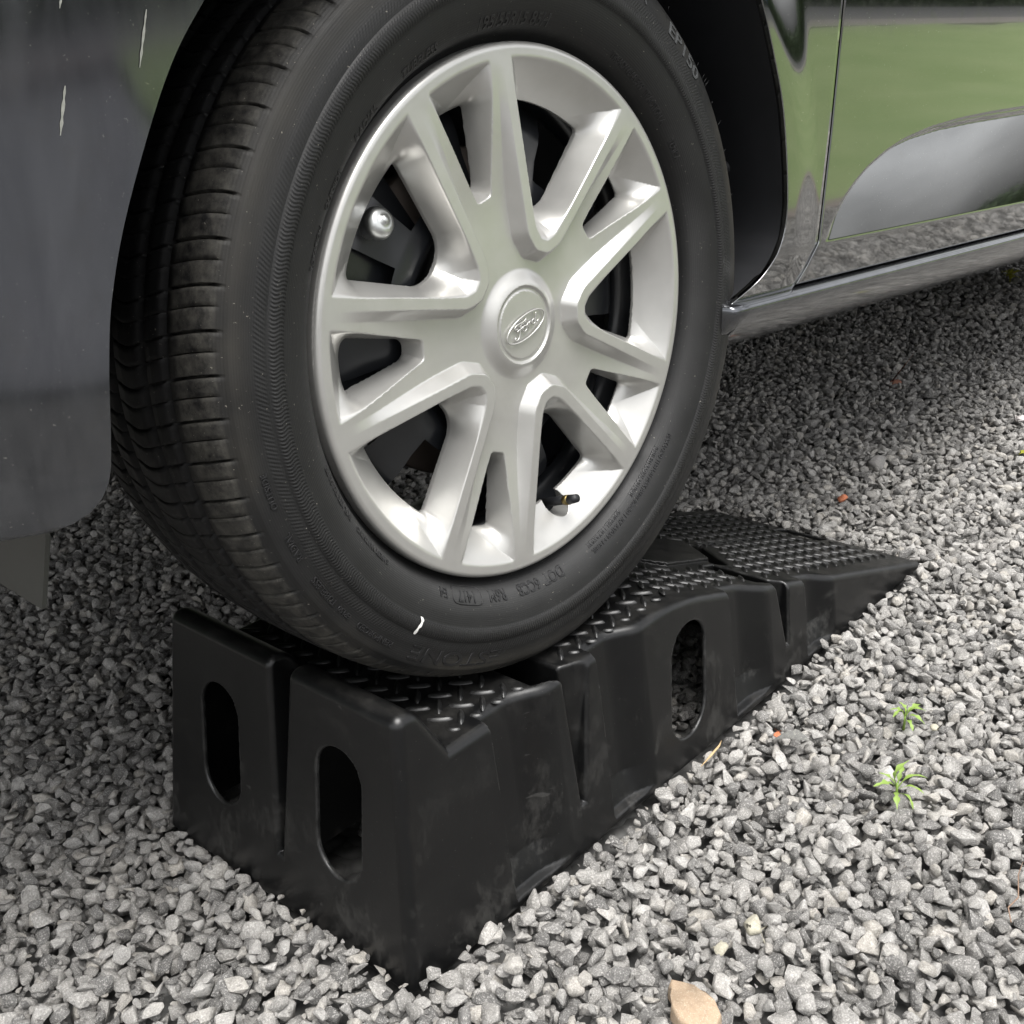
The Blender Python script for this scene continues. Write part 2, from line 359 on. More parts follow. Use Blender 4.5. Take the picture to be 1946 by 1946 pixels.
def build_street():
    # clipped hedge on the far side of the road
    rs = np.random.default_rng(3); V = []; F = []; b = 0
    for i in range(9000):
        u = rs.uniform(-20, 58); w = rs.uniform(0, 1); top = rs.random() < .35
        p = np.array([u, (-16.6 + (.0 if not top else -rs.uniform(0, 1.2))) + .12 * rs.standard_normal(), (1.1 if top else w * 1.1) + .25 * math.sin(u * .9) * w + .10 * rs.standard_normal()])
        a, c_ = rs.standard_normal(3), rs.standard_normal(3); a /= np.linalg.norm(a); c_ /= np.linalg.norm(c_); V += [p, p + a * .16, p + (a + c_) * .13, p + c_ * .16]; F.append((b, b + 1, b + 2, b + 3)); b += 4
    v0 = len(V); V += [np.array(q) for q in ((-20, -16.8, 0), (58, -16.8, 0), (58, -16.8, 1.0), (-20, -16.8, 1.0), (-20, -17.8, 1.0), (58, -17.8, 1.0))]; F += [(v0, v0 + 1, v0 + 2, v0 + 3), (v0 + 3, v0 + 2, v0 + 5, v0 + 4)]
    tag(obj('hedge', mesh('hedge', V, F, False), mat_simple('hedge_leaves', (.045, .075, .025), .7, 0, .4, 3, .5)), 'long clipped green hedge across the road seen only as a reflection', 'hedge')
    V = []; F = []; b = 0  # second hedge, added out of view to darken the ground under the car
    for i in range(5000):
        u = rs.uniform(-5, 12); w = rs.uniform(0, 1); top = rs.random() < .3
        p = np.array([u, 3.6 + (.0 if not top else rs.uniform(0, .9)) + .09 * rs.standard_normal(), (2.0 if top else w * 2.0) + .07 * rs.standard_normal()])
        a, c_ = rs.standard_normal(3), rs.standard_normal(3); a /= np.linalg.norm(a); c_ /= np.linalg.norm(c_); V += [p, p + a * .13, p + (a + c_) * .10, p + c_ * .13]; F.append((b, b + 1, b + 2, b + 3)); b += 4
    v0 = len(V); V += [np.array(q) for q in ((-5, 3.75, -.03), (12, 3.75, -.03), (12, 3.75, 1.95), (-5, 3.75, 1.95), (-5, 4.6, 1.95), (12, 4.6, 1.95))]; F += [(v0, v0 + 1, v0 + 2, v0 + 3), (v0 + 3, v0 + 2, v0 + 5, v0 + 4)]
    tag(obj('hedge', mesh('hedge', V, F, False), mat_simple('light_block_hedge_leaves', (.03, .05, .018), .7, 0, .4, 3, .5)), 'tall dark hedge added out of view beyond the car to cut the light under it', 'hedge')
    # parked van
    root = bpy.data.objects.new('parked_van', None); link(root); root.location = (11.2, -9.9, .06); tag(root, 'white and blue van parked on the road, mirrored in the dark car', 'van')
    white = mat_simple('white_van_paint', (.72, .73, .74), .18, 0, .6); blue = mat_simple('blue_van_paint', (.05, .16, .42), .2, 0, .6)
    prof = [(0, .35), (0, .95), (.12, 1.12), (.95, 1.22), (1.55, 1.85), (1.8, 1.93), (4.6, 1.93), (4.75, 1.8), (4.8, .35)]
    def slab_(nm, pr, y0, y1, mt, ins=.0):
        n = len(pr); V = [(x, y0, z) for x, z in pr] + [(x, y0 - .04, z * .98 + .01) for x, z in pr][:0] + [(x, y1, z) for x, z in pr]
        return obj(nm, mesh(nm, V, [tuple(range(n)), tuple(range(2 * n - 1, n - 1, -1))] + [(i, i + n, (i + 1) % n + n, (i + 1) % n) for i in range(n)], False), mt, root)
    slab_('body', prof, .0, -1.75, white); slab_('lower_panel', [(.02, .38), (.02, .92), (4.78, .92), (4.78, .38)], .012, -1.762, blue)
    slab_('side_window', [(1.2, 1.22), (1.62, 1.74), (2.35, 1.78), (2.35, 1.22)], .016, .004, M['glass']); slab_('windscreen', [(.98, 1.27), (1.52, 1.82), (1.50, 1.84), (.95, 1.27)], -.1, -1.65, M['glass'])
    for x in (.95, 3.85):
        for y in (-.02, -1.55):
            V, Q = lathe([(.20, .0), (.20, .03), (.32, .035), (.34, .0), (.34, -.16), (.2, -.19)], 28); V = V * np.array([1, -1, 1]) + np.array([x, y + .02, .34]); obj('wheel', fmesh('wheel', V, Q), M['black'], root)
build_street()

def stone_meshes(n, mat, sub=True):
    col = bpy.data.collections.new('stone_shapes')
    for i in range(n):
        bm = bmesh.new(); k = random.randint(9, 15); sx, sy, sz = random.uniform(.85, 1.1), random.uniform(.66, .92), random.uniform(.50, .78)
        for _ in range(k):
            v = Vector((random.gauss(0, 1), random.gauss(0, 1), random.gauss(0, 1))).normalized() * random.uniform(.86, 1.06)
            bm.verts.new((v.x * sx, v.y * sy, v.z * sz))
        bmesh.ops.convex_hull(bm, input=bm.verts[:])
        for v in [v for v in bm.verts if not v.link_faces]: bm.verts.remove(v)
        bmesh.ops.dissolve_limit(bm, angle_limit=R(14), verts=bm.verts[:], edges=bm.edges[:])
        bmesh.ops.bevel(bm, geom=bm.edges[:] + bm.verts[:], offset=.17, segments=2, affect='EDGES', profile=.5, clamp_overlap=True)
        bmesh.ops.triangulate(bm, faces=bm.faces[:])
        for v in bm.verts:
            p = v.co; d = math.sin(p.x * 5.1 + i) * math.sin(p.y * 6.3 + 2 * i) * math.sin(p.z * 7 + i * .7); v.co = p * (1 + .05 * d)
        me = bpy.data.meshes.new('stone_shape'); bm.to_mesh(me); bm.free()
        me.polygons.foreach_set('use_smooth', [True] * len(me.polygons)); me.materials.append(mat)
        col.objects.link(bpy.data.objects.new('stone_shape', me))
    return col
def instancer(name, P, Rt, S, IDX, col, nshape):
    me = bpy.data.meshes.new(name); me.vertices.add(len(P)); me.vertices.foreach_set('co', P.astype(np.float32).ravel())
    for nm, typ, dat, key in (('rot', 'FLOAT_VECTOR', Rt, 'vector'), ('scl', 'FLOAT_VECTOR', S, 'vector'), ('idx', 'INT', IDX, 'value')):
        at = me.attributes.new(nm, typ, 'POINT'); at.data.foreach_set(key, np.ascontiguousarray(dat).ravel().astype(np.int32 if typ == 'INT' else np.float32))
    o = link(bpy.data.objects.new(name, me))
    ng = bpy.data.node_groups.new(name + '_scatter', 'GeometryNodeTree')
    ng.interface.new_socket('Geometry', in_out='INPUT', socket_type='NodeSocketGeometry'); ng.interface.new_socket('Geometry', in_out='OUTPUT', socket_type='NodeSocketGeometry')
    gi = ng.nodes.new('NodeGroupInput'); go = ng.nodes.new('NodeGroupOutput')
    ip = ng.nodes.new('GeometryNodeInstanceOnPoints'); ci = ng.nodes.new('GeometryNodeCollectionInfo')
    ci.inputs['Collection'].default_value = col; ci.inputs['Separate Children'].default_value = True; ci.inputs['Reset Children'].default_value = True
    mp = ng.nodes.new('GeometryNodeMeshToPoints'); ng.links.new(gi.outputs[0], mp.inputs[0]); ng.links.new(mp.outputs[0], ip.inputs['Points']); ng.links.new(ci.outputs[0], ip.inputs['Instance'])
    ip.inputs['Pick Instance'].default_value = True
    def na(nm, dt):
        x = ng.nodes.new('GeometryNodeInputNamedAttribute'); x.data_type = dt; x.inputs['Name'].default_value = nm; return x.outputs['Attribute']
    ng.links.new(na('idx', 'INT'), ip.inputs['Instance Index'])
    e = ng.nodes.new('FunctionNodeEulerToRotation'); ng.links.new(na('rot', 'FLOAT_VECTOR'), e.inputs[0]); ng.links.new(e.outputs[0], ip.inputs['Rotation'])
    ng.links.new(na('scl', 'FLOAT_VECTOR'), ip.inputs['Scale']); ng.links.new(ip.outputs[0], go.inputs[0])
    md = o.modifiers.new('scatter', 'NODES'); md.node_group = ng
    return o
def ground_height(x, y):
    return .0045 * np.sin(x * 9 + 1.3) * np.cos(y * 11 - .4) + .003 * np.sin(x * 23 + y * 17)
def build_gravel():
    ns = 36; col = stone_meshes(ns, M['stone'])
    def layer(x0, x1, y0, y1, sp, zc, zs, smin, smax, keep=None):
        nx = int((x1 - x0) / sp); ny = int((y1 - y0) / (sp * .87)); I, J = np.meshgrid(np.arange(nx), np.arange(ny), indexing='ij')
        X = x0 + (I + .5 * (J % 2)) * sp; Y = y0 + J * sp * .87; X = (X + rng.uniform(-.42, .42, X.shape) * sp).ravel(); Y = (Y + rng.uniform(-.42, .42, Y.shape) * sp).ravel()
        s = smin + (smax - smin) * rng.beta(1.5, 2.6, X.shape)
        Z = zc + rng.uniform(-zs, zs, X.shape) + ground_height(X, Y)
        return np.stack([X, Y, Z, s], 1)
    L = [layer(-1.3, 2.3, -1.33, 2.2, .0150, -.0040, .0035, .0075, .0152), layer(-1.3, 2.3, -1.33, 2.2, .0150, -.0125, .002, .0085, .0132),
         layer(2.3, 7.0, -1.33, 3.2, .020, -.003, .004, .0100, .0180), layer(-1.3, 2.3, -1.33, 2.2, .026, .0030, .003, .0060, .0120)]
    L.append(layer(-.6, 1.3, -.62, 1.2, .0125, -.004, .003, .0028, .0058))
    P = np.concatenate(L); x, y, z, s = P.T
    ym = np.minimum(y, WR - y); ins = np.minimum(np.minimum(x, LR - x), ym)         # distance inside the ramp footprint
    outside = ins < -s * .38
    inside = (ins > .045) & (x < .62) & (x > .095 + .02 * rng.random(len(x)))
    P = P[outside | inside]; s = P[:, 3]
    n = len(P)
    Rt = np.stack([rng.normal(0, .42, n), rng.normal(0, .42, n), rng.uniform(0, 6.283, n)], 1)
    S = s[:, None] * rng.uniform(.88, 1.15, (n, 3))
    P[:, 2] += np.where((P[:, 0] > 0) & (P[:, 0] < .62) & (P[:, 1] > 0) & (P[:, 1] < WR), .001 + .003 * rng.random(n), 0)
    dd = -np.minimum(np.minimum(P[:, 0], LR - P[:, 0]), np.minimum(P[:, 1], WR - P[:, 1])); P[:, 2] += np.where((dd > 0) & (dd < .06), .009 * (1 - dd / .06) * np.where((P[:, 1] < 0) & (P[:, 0] > .03), .15, 1), 0)
    o = instancer('gravel', P[:, :3], Rt, S, rng.integers(0, ns, n), col, ns)
    tag(o, 'loose grey angular stone chippings covering the drive', kind='stuff')
    return n
NST = build_gravel()

# ================================================================== RAMP
def top_plane(x):     # top of the incline
    return HP + (.004 - HP) * (x - XB) / (LR - XB)
def ramp_sdf(x, y, z):
    ym = np.minimum(y, WR - y)
    rec = 0 * x
    for x0, w in ((.118, .076), (.252, .068), (.463, .078), (.615, .070)):
        u = (x - x0 - .012 * (1 - z / .17) * .2) / w
        rec = rec + .0160 * smooth(-.006, .010, u) * (1 - smooth(.42, 1.0, u))
    di = (KS * z + rec * np.clip(z / .05 + .35, 0, 1) - ym) / 1.0045
    rec = rec * smooth(.0055, .0085, z) * np.clip(z / .05 + .35, 0, 1)
    ds = (KS * z + rec - ym) / 1.0045
    df = (KF * z - x) / 1.0088
    ai = (HP - .004) / (LR - XB); inc = (z - top_plane(x)) / math.hypot(1, ai)
    main = rint(z - HP, inc, .012)
    sl = (.212 - .170) / (.0755 - .052); ss = ((z - .212) + (x - .052) * sl) / math.hypot(1, sl)
    stop = rint(z - HS, ss, .010)
    top = np.minimum(main, np.maximum(stop, x - .12))
    O = rint(rint(ds, df, .009), top, .0085)
    O = np.maximum(O, x - LR)
    # raised plate on the incline
    cy = WR / 2; dy = np.abs(y - cy)
    hexa = np.maximum(np.maximum(dy - .059, (x - .590) * .79 + (dy - .059) * .62), -(x - .493) * .81 + (dy - .059) * .59)
    plate = np.maximum(np.maximum(hexa, inc - .0045), -inc - .006)
    rid = np.maximum(np.maximum(np.abs(y - cy + .001) - .002, np.abs(x - .70) - .062), np.maximum(inc - .003, -inc - .006))
    O = np.minimum(O, np.minimum(plate, rid) * .9)
    # grooves
    sh = smooth(.0165, .030, ym)
    t = np.clip((z - .045) / .12, -.3, 1.2)
    g1 = np.maximum((np.abs(x - (.2145 + (.0075 - .0235 * sh) * t)) - (.0022 + .0135 * t)) * .95, .045 - z)
    t2 = np.clip((z - .040) / .07, -.4, 1.4)
    g2 = np.maximum(np.maximum((np.abs(x - (.573 - (.0045 + .012 * sh) * t2)) - (.0018 + .0098 * t2)) * .95, .040 - z), ym - .097)
    ax, ay, bx, by = .582, .099, .634, WR / 2 - .004
    py = np.minimum(y, WR - y) - ay; px = x - ax; dx, dyv = bx - ax, by - ay; hh = np.clip((px * dx + py * dyv) / (dx * dx + dyv * dyv), 0, 1)
    g3 = np.maximum(np.hypot(px - dx * hh, py - dyv * hh) - .0095, -(inc + .014))
    t4 = np.clip((z - .047) / .165, -.3, 1.2)
    g4 = np.maximum(np.maximum((np.abs(y - (.1605 - .0045 * t4)) - (.002 + .010 * t4)) * .95, .047 - z), x - .093)
    g5 = np.maximum(np.hypot(np.maximum(np.abs(x - .910) - .010, 0), np.maximum(dy - .028, 0)) - .006, z * 0 - 1)
    I = O
    for g, rr in ((g1, .004), (g2, .003), (g3, .003), (g4, .005), (g5, .002)):
        O = rint(O, -g, rr); I = np.maximum(I, -(g - .0045))
    I = np.maximum(I, di)
    shell = np.maximum(O, -(I + .0044))
    h1 = np.hypot(x - .384 - (z - .085) * .12, np.maximum(np.abs(z - .085) - .029, 0)) - .0285
    h1 = np.maximum(h1, ym - .06)
    shell = rint(shell, -h1, .0016)
    for yc in (.0848, .2405):
        h2 = np.maximum(np.hypot(y - yc, np.maximum(np.abs(z - .1165) - .0295, 0)) - .0262, x - .07)
        shell = rint(shell, -h2, .0016)
    return np.maximum(shell, -z)
def build_ramp():
    V, Q, N = surface_net(ramp_sdf, (-.006, -.006, -.006), (LR + .008, WR + .006, HS + .008), .0021)
    root = bpy.data.objects.new('car_ramp', None); link(root)
    tag(root, 'black moulded plastic wheel ramp standing on the gravel under the front tyre', 'car ramp')
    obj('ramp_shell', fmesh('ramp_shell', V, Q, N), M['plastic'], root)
    # raised tread lugs
    def lug_mesh(L, W, H):
        v = [(0, 0, H)]; f = []; n = 12; ring = []; mid = []
        for k in range(n):
            a = 2 * math.pi * k / n; c = math.cos(a); s_ = math.sin(a)
            ring.append((L / 2 * np.sign(c) * abs(c) ** .9, W / 2 * np.sign(s_) * abs(s_) ** 1.25, -.0004)); mid.append((L / 2 * .80 * c, W / 2 * .50 * s_, H * .92))
        v += ring + mid
        for k in range(n):
            k2 = (k + 1) % n; f.append((1 + k, 1 + k2, 1 + n + k2, 1 + n + k)); f.append((0, 1 + n + k, 1 + n + k2))
        return v, f
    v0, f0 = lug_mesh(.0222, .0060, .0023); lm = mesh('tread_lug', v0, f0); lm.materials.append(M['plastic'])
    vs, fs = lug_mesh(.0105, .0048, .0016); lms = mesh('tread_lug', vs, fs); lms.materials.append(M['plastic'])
    spots = []; a = .0245
    ai = math.atan2(HP - .004, LR - XB)
    def ok(x, y):
        ym = min(y, WR - y)
        if ym < .030 or x > LR - .022: return False
        if x < .088: return False
        if .170 < x < .226: return False
        if .374 < x < .386: return False
        dy = abs(y - WR / 2)
        hexa = max(dy - .059, (x - .590) * .79 + (dy - .059) * .62, -(x - .493) * .81 + (dy - .059) * .59)
        if hexa < .011: return False
        if .540 < x < .573 and ym < .106: return False
        ax, ay, bx, by = .582, .099, .634, WR / 2; px, py = x - ax, ym - ay; dx, d2 = bx - ax, by - ay; h = min(1, max(0, (px * dx + py * d2) / (dx * dx + d2 * d2)))
        if math.hypot(px - dx * h, py - d2 * h) < .019: return False
        if x > .88 and dy < .045: return False
        return True
    for i in range(0, 42):
        for j in range(0, 14):
            for kind in (0, 1):
                x = .0985 + i * a - .0115 * kind; y = .0525 + (j - 1) * a - .011 * kind
                if x > .38: x = x + .006
                if not ok(x, y): continue
                spots.append((x, y, (R(-49) if kind == 0 else R(45)), lm))
    for i in range(0, 42):       # half lugs along both edges
        for yy, rr in ((.0335, -49), (WR - .0335, -49)):
            x = .0955 + i * a + .0 * (yy > .1)
            if x > .38: x += .004
            if ok(x, yy) and all(math.hypot(x - q[0], yy - q[1]) > .011 for q in spots): spots.append((x, yy, R(rr), lms))
    cp = Vector((-.388, -.489, .637)); spots.sort(key=lambda q: (Vector((q[0], q[1], .1)) - cp).length)
    rest_v, rest_f = [], []
    for k, (x, y, r, me) in enumerate(spots):
        Mx = Matrix.Translation((x, y, HP + .0001 if x < XB else top_plane(x) + .0001)) @ (Matrix.Rotation(ai, 4, 'Y') if x >= XB else Matrix.Identity(4)) @ Matrix.Rotation(r, 4, 'Z')
        if k < 300:
            o = obj('tread_lug', me, None, root); o.matrix_local = Mx
        else:
            b = len(rest_v); vv, ff = (v0, f0) if me is lm else (vs, fs)
            rest_v += [Mx @ Vector(q) for q in vv]; rest_f += [tuple(b + i for i in q) for q in ff]
    if rest_v:
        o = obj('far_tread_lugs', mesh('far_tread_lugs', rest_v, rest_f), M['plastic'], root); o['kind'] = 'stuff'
    return root
ramp = build_ramp()

# ================================================================== WHEEL
A0 = R(-.6)
def trim_sdf(x, y, z):     # y inward (outboard is -y); returns solid cover
    n = -y; r = np.hypot(x, z) + 1e-9; th = np.arctan2(z, x) - A0
    a = np.abs((th + math.pi / 5) % (2 * math.pi / 5) - math.pi / 5); X = r * np.cos(a); Y = r * np.sin(a)
    b = math.pi / 5 - a; X2 = r * np.cos(b); Y2 = np.abs(r * np.sin(b))
    def line(px, py, ax, ay, bx, by):
        L = math.hypot(bx - ax, by - ay); return (-(px - ax) * (by - ay) + (py - ay) * (bx - ax)) / L
    dL = rint(rint(rint(.0645 - X, line(X, Y, .0645, .0042, .0710, .0120), .002), line(X, Y, .0710, .0120, .1796, .0668), .0025), r - .1915, .0022)
    dM = smax(smax(.0645 - X, line(X, Y, .0645, .0038, .0710, .0120), .002), line(X, Y, .0710, .0120, .1796, .0668), .002)
    hL = rint(rint(.089 - X, line(X, Y, .098, .0195, .157, .0440), .012), r - .163, .004)
    dS = rint(rint(.100 - X2, line(X2, Y2, .102, .0080, .187, .0325), .003), r - .1912, .004)
    hS = rint(rint(.1075 - X2, line(X2, Y2, .108, .0065, .163, .0190), .004), r - .1635, .003)
    v = .0115 * (1 - smooth(.080, .190, r))
    tb = np.clip((dM - .0080) / .0080, 0, 1); tb = np.where(tb < .12, tb * tb / .24, np.where(tb > .88, 1 - .12 - (1 - tb) ** 2 / .24 + 0 * tb + .0, tb - .06)) / .88
    face = -v * tb
    crown = .0015 * (1 - (r / .19) ** 2)
    face = face + crown
    boss = .0060 * (1 - smooth(.0290, .043, r)); face = face + boss
    face = face - .0018 * (1 - smooth(.0004, .0022, np.abs(r - .0278))) - .0010 * (1 - smooth(.0260, .0275, r))
    face = face - .0048 * (1 - np.sqrt(np.clip(1 - (np.clip(r - .1955, 0, .0048) / .0048) ** 2, 0, 1)))
    def dep(d, h):
        t = np.clip(-d / np.maximum(-d + np.maximum(h, 0), 1e-6), 0, 1); t = np.where(d < 0, t, 0)
        return .0245 * np.where(t < .12, t * t / .24, t - .06) / .94
    top = face - dep(dL, hL) - dep(dS, hS)
    sl = np.where((dL < 0) | (dS < 0), .5, .85)
    f = np.maximum((n - top) * sl, -(n + .0275))
    f = np.maximum(f, -hL); f = np.maximum(f, -hS); f = np.maximum(f, r - .2003)
    va = R(-75.4); f = np.maximum(f, -(np.hypot(x - .1690 * math.cos(va), z - .1690 * math.sin(va)) - .0108))
    return f
def sidewall(r):
    return np.interp(r, TR, TO)
TP = [(.188, -.030), (.1935, -.020), (.2005, -.0115), (.2040, -.0085), (.2065, -.0035), (.2085, .0010), (.2110, .0042), (.2150, .0072), (.2200, .0100), (.2280, .0133), (.2350, .0150), (.2359, .0152), (.2366, .0166),
      (.2418, .0171), (.2470, .0166), (.2477, .0151), (.2485, .0150), (.2560, .0147), (.2570, .0140), (.2640, .0128), (.2700, .0104), (.2716, .0096), (.2722, .0086), (.2745, .0068), (.2765, .0046)]
TR = [p[0] for p in TP]; TO = [p[1] for p in TP]
def build_tyre():
    NP = 66; fr = [0, .016, .026, .086, .098, .2, .3, .4, .5, .508, .530, .538, .65, .80]
    th = np.concatenate([(k + np.array(fr)) / NP for k in range(NP)]) * 2 * math.pi; nth = len(th)
    # tread crown from outer shoulder to inner shoulder
    crown = [(.2785, .0020), (.2800, -.0010), (.2815, -.0045), (.2828, -.009), (.2838, -.014), (.2846, -.020), (.2852, -.026), (.2857, -.0318), (.2857, -.0325), (.2857, -.0395), (.2857, -.0402),
             (.2862, -.046), (.2865, -.052), (.2866, -.0575), (.2866, -.0582), (.2866, -.0655), (.2866, -.0662), (.2869, -.075), (.2870, -.082)]
    crown = crown + [(r, -.164 - o) for r, o in crown[-2::-1]]
    prof = TP + crown + [(r, -.164 - o) for r, o in TP[::-1]]
    prof = np.array(prof); r0 = prof[:, 0]; o0 = prof[:, 1]; T, Rr = np.meshgrid(th, r0, indexing='ij'); _, Of = np.meshgrid(th, o0, indexing='ij')
    frac = np.tile(np.array(fr), NP)[:, None] + 0 * Rr
    isc = np.zeros(len(prof), bool); isc[len(TP) - 2:len(TP) + len(crown) + 2] = True
    cdep = np.zeros(len(prof))
    for k in range(len(prof)):
        if isc[k]:
            oo = o0[k] if o0[k] > -.082 else -.164 - o0[k]
            if -.0398 < oo < -.0321 or -.0659 < oo < -.0580: cdep[k] = .0062
    wide = (frac > .02) & (frac < .095); sipe = (frac > .505) & (frac < .535)
    big = wide * .0045 + sipe * .0028
    oo = np.where(Of > -.082, Of, -.164 - Of)
    sh = ((oo > -.0322) & (oo < .0062)); mid = (oo < -.0398)
    lat = big * (sh * smooth(.0066, .0030, oo) + mid * .55)
    lat = np.where((oo > .0022) & (oo < .0066), lat * (frac < .3), lat)
    dep = np.where(isc[None] , np.maximum(lat, cdep[None]), 0)
    rr = Rr - dep * np.where(oo > .0, .5, 1); off = Of - dep * np.where(oo > .0, .75, 0)
    slant = np.where(isc[None], .055 * np.clip((.004 - oo) / .036, 0, 2.3) ** 1.3, 0) * np.where(Of > -.082, 1, 1)
    TT = T + slant * (2 * math.pi / NP) * 9 / 2
    V = np.stack([rr * np.cos(TT), -off, rr * np.sin(TT)], -1)
    # flatten the contact patch on the ramp and let the side wall bulge
    zc = HP - WC.z + .0014; z = V[..., 2]; pen = np.clip(zc - z, 0, .01)
    near = smooth(-.235, -.275, z) * np.exp(-(V[..., 0] / .075) ** 2) * (rr < .279)
    V[..., 1] -= near * .0035 * np.sign(.082 - V[..., 1])
    V[..., 2] = np.maximum(z, zc)
    return V.reshape(-1, 3), grid_quads(nth, len(prof), True)[:, ::-1]
def text_mesh(s, size, ext=.0006, bev=.0002, font_sx=1.0, space=1.0):
    cu = bpy.data.curves.new('txt', 'FONT'); cu.body = s; cu.size = size; cu.extrude = ext; cu.bevel_depth = bev; cu.align_x = 'CENTER'; cu.align_y = 'CENTER'; cu.resolution_u = 3; cu.space_character = space
    o = bpy.data.objects.new('txt', cu); C.objects.link(o); dg = bpy.context.evaluated_depsgraph_get(); me = bpy.data.meshes.new_from_object(o.evaluated_get(dg))
    bpy.data.objects.remove(o); v = np.empty(len(me.vertices) * 3); me.vertices.foreach_get('co', v); v = v.reshape(-1, 3); v[:, 0] *= font_sx
    return me, v
def arc_text(name, s, rb, ang, size, mat, parent, ext=.0006, sx=1.0, space=1.0, lift=.0002):
    """text on the side wall, tops outward, reading clockwise"""
    me, v = text_mesh(s, size, ext, .00015, sx, space)
    r = rb + v[:, 1]; a = R(ang) - v[:, 0] / rb; off = sidewall(r) + v[:, 2] + lift
    me.vertices.foreach_set('co', np.stack([r * np.cos(a), -off, r * np.sin(a)], 1).ravel()); me.update()
    me.materials.clear(); me.materials.append(mat)
    return obj(name, me, mat, parent)
def build_wheel(parent):
    # steel rim with vents
    pr = [(.1935, .030), (.194, .018), (.190, .014), (.186, .020), (.183, .040), (.181, .052), (.172, .062), (.166, .055), (.160, .048), (.150, .043), (.142, .041), (.128, .040), (.112, .036), (.098, .033), (.085, .040), (.074, .052), (.060, .056), (.040, .055), (.034, .048), (.0005, .048)]
    V, Q = lathe(pr, 120)
    npf = len(pr) - 1; keep = []
    for k, q in enumerate(Q):
        i = k // npf; j = k % npf
        if j in (8, 9, 10, 11) and (i % 12) in (2, 3, 4, 5, 6, 7, 8): continue
        keep.append(q)
    rim = obj('front_wheel', fmesh('steel_rim', V, np.array(keep)[:, ::-1]), M['steel'], parent)
    rim.matrix_local = MC.inverted() @ MW
    V, Q = lathe([(.190, .014), (.181, .055), (.178, .10), (.183, .15), (.190, .17)], 96)
    obj('rim_barrel', fmesh('rim_barrel', V, Q[:, ::-1]), M['steel'], rim)
    V, Q = build_tyre(); obj('tyre', fmesh('tyre', V, Q), M['rubber'], rim)
    V, Q, N = surface_net(trim_sdf, (-.203, -.010, -.203), (.203, .0295, .203), .00105)
    obj('wheel_trim', fmesh('wheel_trim', V, Q, N), M['trim'], rim)
    # badge: oval ring and script
    BL = Matrix.Translation((.0003, .0032, -.0012)) @ Matrix.Rotation(R(-18.5), 4, 'Y')
    def bp_(u, w, d=0): return BL @ Vector((u, -d, w))
    ov = [bp_(.0224 * math.cos(t), .0089 * math.sin(t)) for t in np.linspace(0, 2 * math.pi, 65)[:-1]]
    V, F = tube(ov, .00065, 8, True); obj('badge_oval', mesh('badge_oval', V, F), M['trim'], rim)
    strokes = [[(-.52, .42), (-.66, .52), (-.74, .70), (-.60, .86), (-.35, .84), (-.1, .74), (.10, .80), (.16, .92)],
               [(-.20, .76), (-.32, .40), (-.42, .0), (-.52, -.42), (-.66, -.72), (-.84, -.72), (-.88, -.50), (-.78, -.38)],
               [(-.62, .12), (-.50, .20), (-.30, .16), (-.16, .24)],
               [(-.10, .22), (-.24, .08), (-.26, -.20), (-.16, -.40), (-.02, -.34), (.05, -.10), (.0, .14), (-.10, .22), (.04, .10), (.16, .18)],
               [(.16, .26), (.20, .05), (.14, -.38)], [(.17, -.02), (.26, .20), (.36, .22), (.38, .10)],
               [(.66, .16), (.54, .20), (.44, .02), (.44, -.24), (.54, -.38), (.64, -.26), (.72, .10), (.84, .74)], [(.84, .74), (.76, .30), (.70, -.18), (.76, -.36), (.88, -.26)]]
    VV, FF = [], []
    for st in strokes:
        P = [Vector((a, b)) for a, b in st]; pts = []
        for i in range(len(P) - 1):
            p0 = P[max(i - 1, 0)]; p1 = P[i]; p2 = P[i + 1]; p3 = P[min(i + 2, len(P) - 1)]
            for t in (0, .33, .66): pts.append(.5 * ((2 * p1) + (p2 - p0) * t + (2 * p0 - 5 * p1 + 4 * p2 - p3) * t * t + (3 * p1 - p0 - 3 * p2 + p3) * t ** 3))
        pts.append(P[-1]); V, F = tube([bp_(q.x * .0165, q.y * .0066) for q in pts], .00055, 6); b = len(VV); VV += V; FF += [tuple(b + i for i in f) for f in F]
    obj('badge_script', mesh('badge_script', VV, FF), M['trim'], rim)
    # brake parts behind
    V, Q = lathe([(.05, .062), (.128, .066), (.130, .070), (.130, .088), (.05, .09)], 72); obj('brake_disc', fmesh('brake_disc', V, Q[:, ::-1]), M['rust'], rim)
    cb = []
    for a_ in np.linspace(R(128), R(196), 9): cb.append(a_)
    V = []; F = []
    for a_ in cb:
        for rr_, yy in ((.095, .050), (.150, .046), (.158, .060), (.158, .105), (.10, .105)): V.append((rr_ * math.cos(a_), yy, rr_ * math.sin(a_)))
    for i in range(8):
        for j in range(5): F.append((i * 5 + j, (i + 1) * 5 + j, (i + 1) * 5 + (j + 1) % 5, i * 5 + (j + 1) % 5))
    F += [(4, 3, 2, 1, 0), tuple(40 + i for i in range(5))]; obj('brake_caliper', mesh('brake_caliper', V, F, False), M['steel'], rim)
    a_ = R(140.5); cxp = .146 * math.cos(a_); czp = .146 * math.sin(a_)
    V, Q = lathe([(.0001, .0), (.004, .0), (.0045, .004), (.0075, .003), (.0125, .006), (.0150, .012), (.0135, .018), (.0100, .026), (.011, .045)], 24)
    V = V * .78 @ np.array(Matrix.Rotation(R(20), 3, 'X')); V = V + np.array([cxp, .022, czp]); obj('wheel_bolt', fmesh('wheel_bolt', V, Q), M['zinc'], rim)
    va = R(-75.6); vx, vz = math.cos(va), math.sin(va)
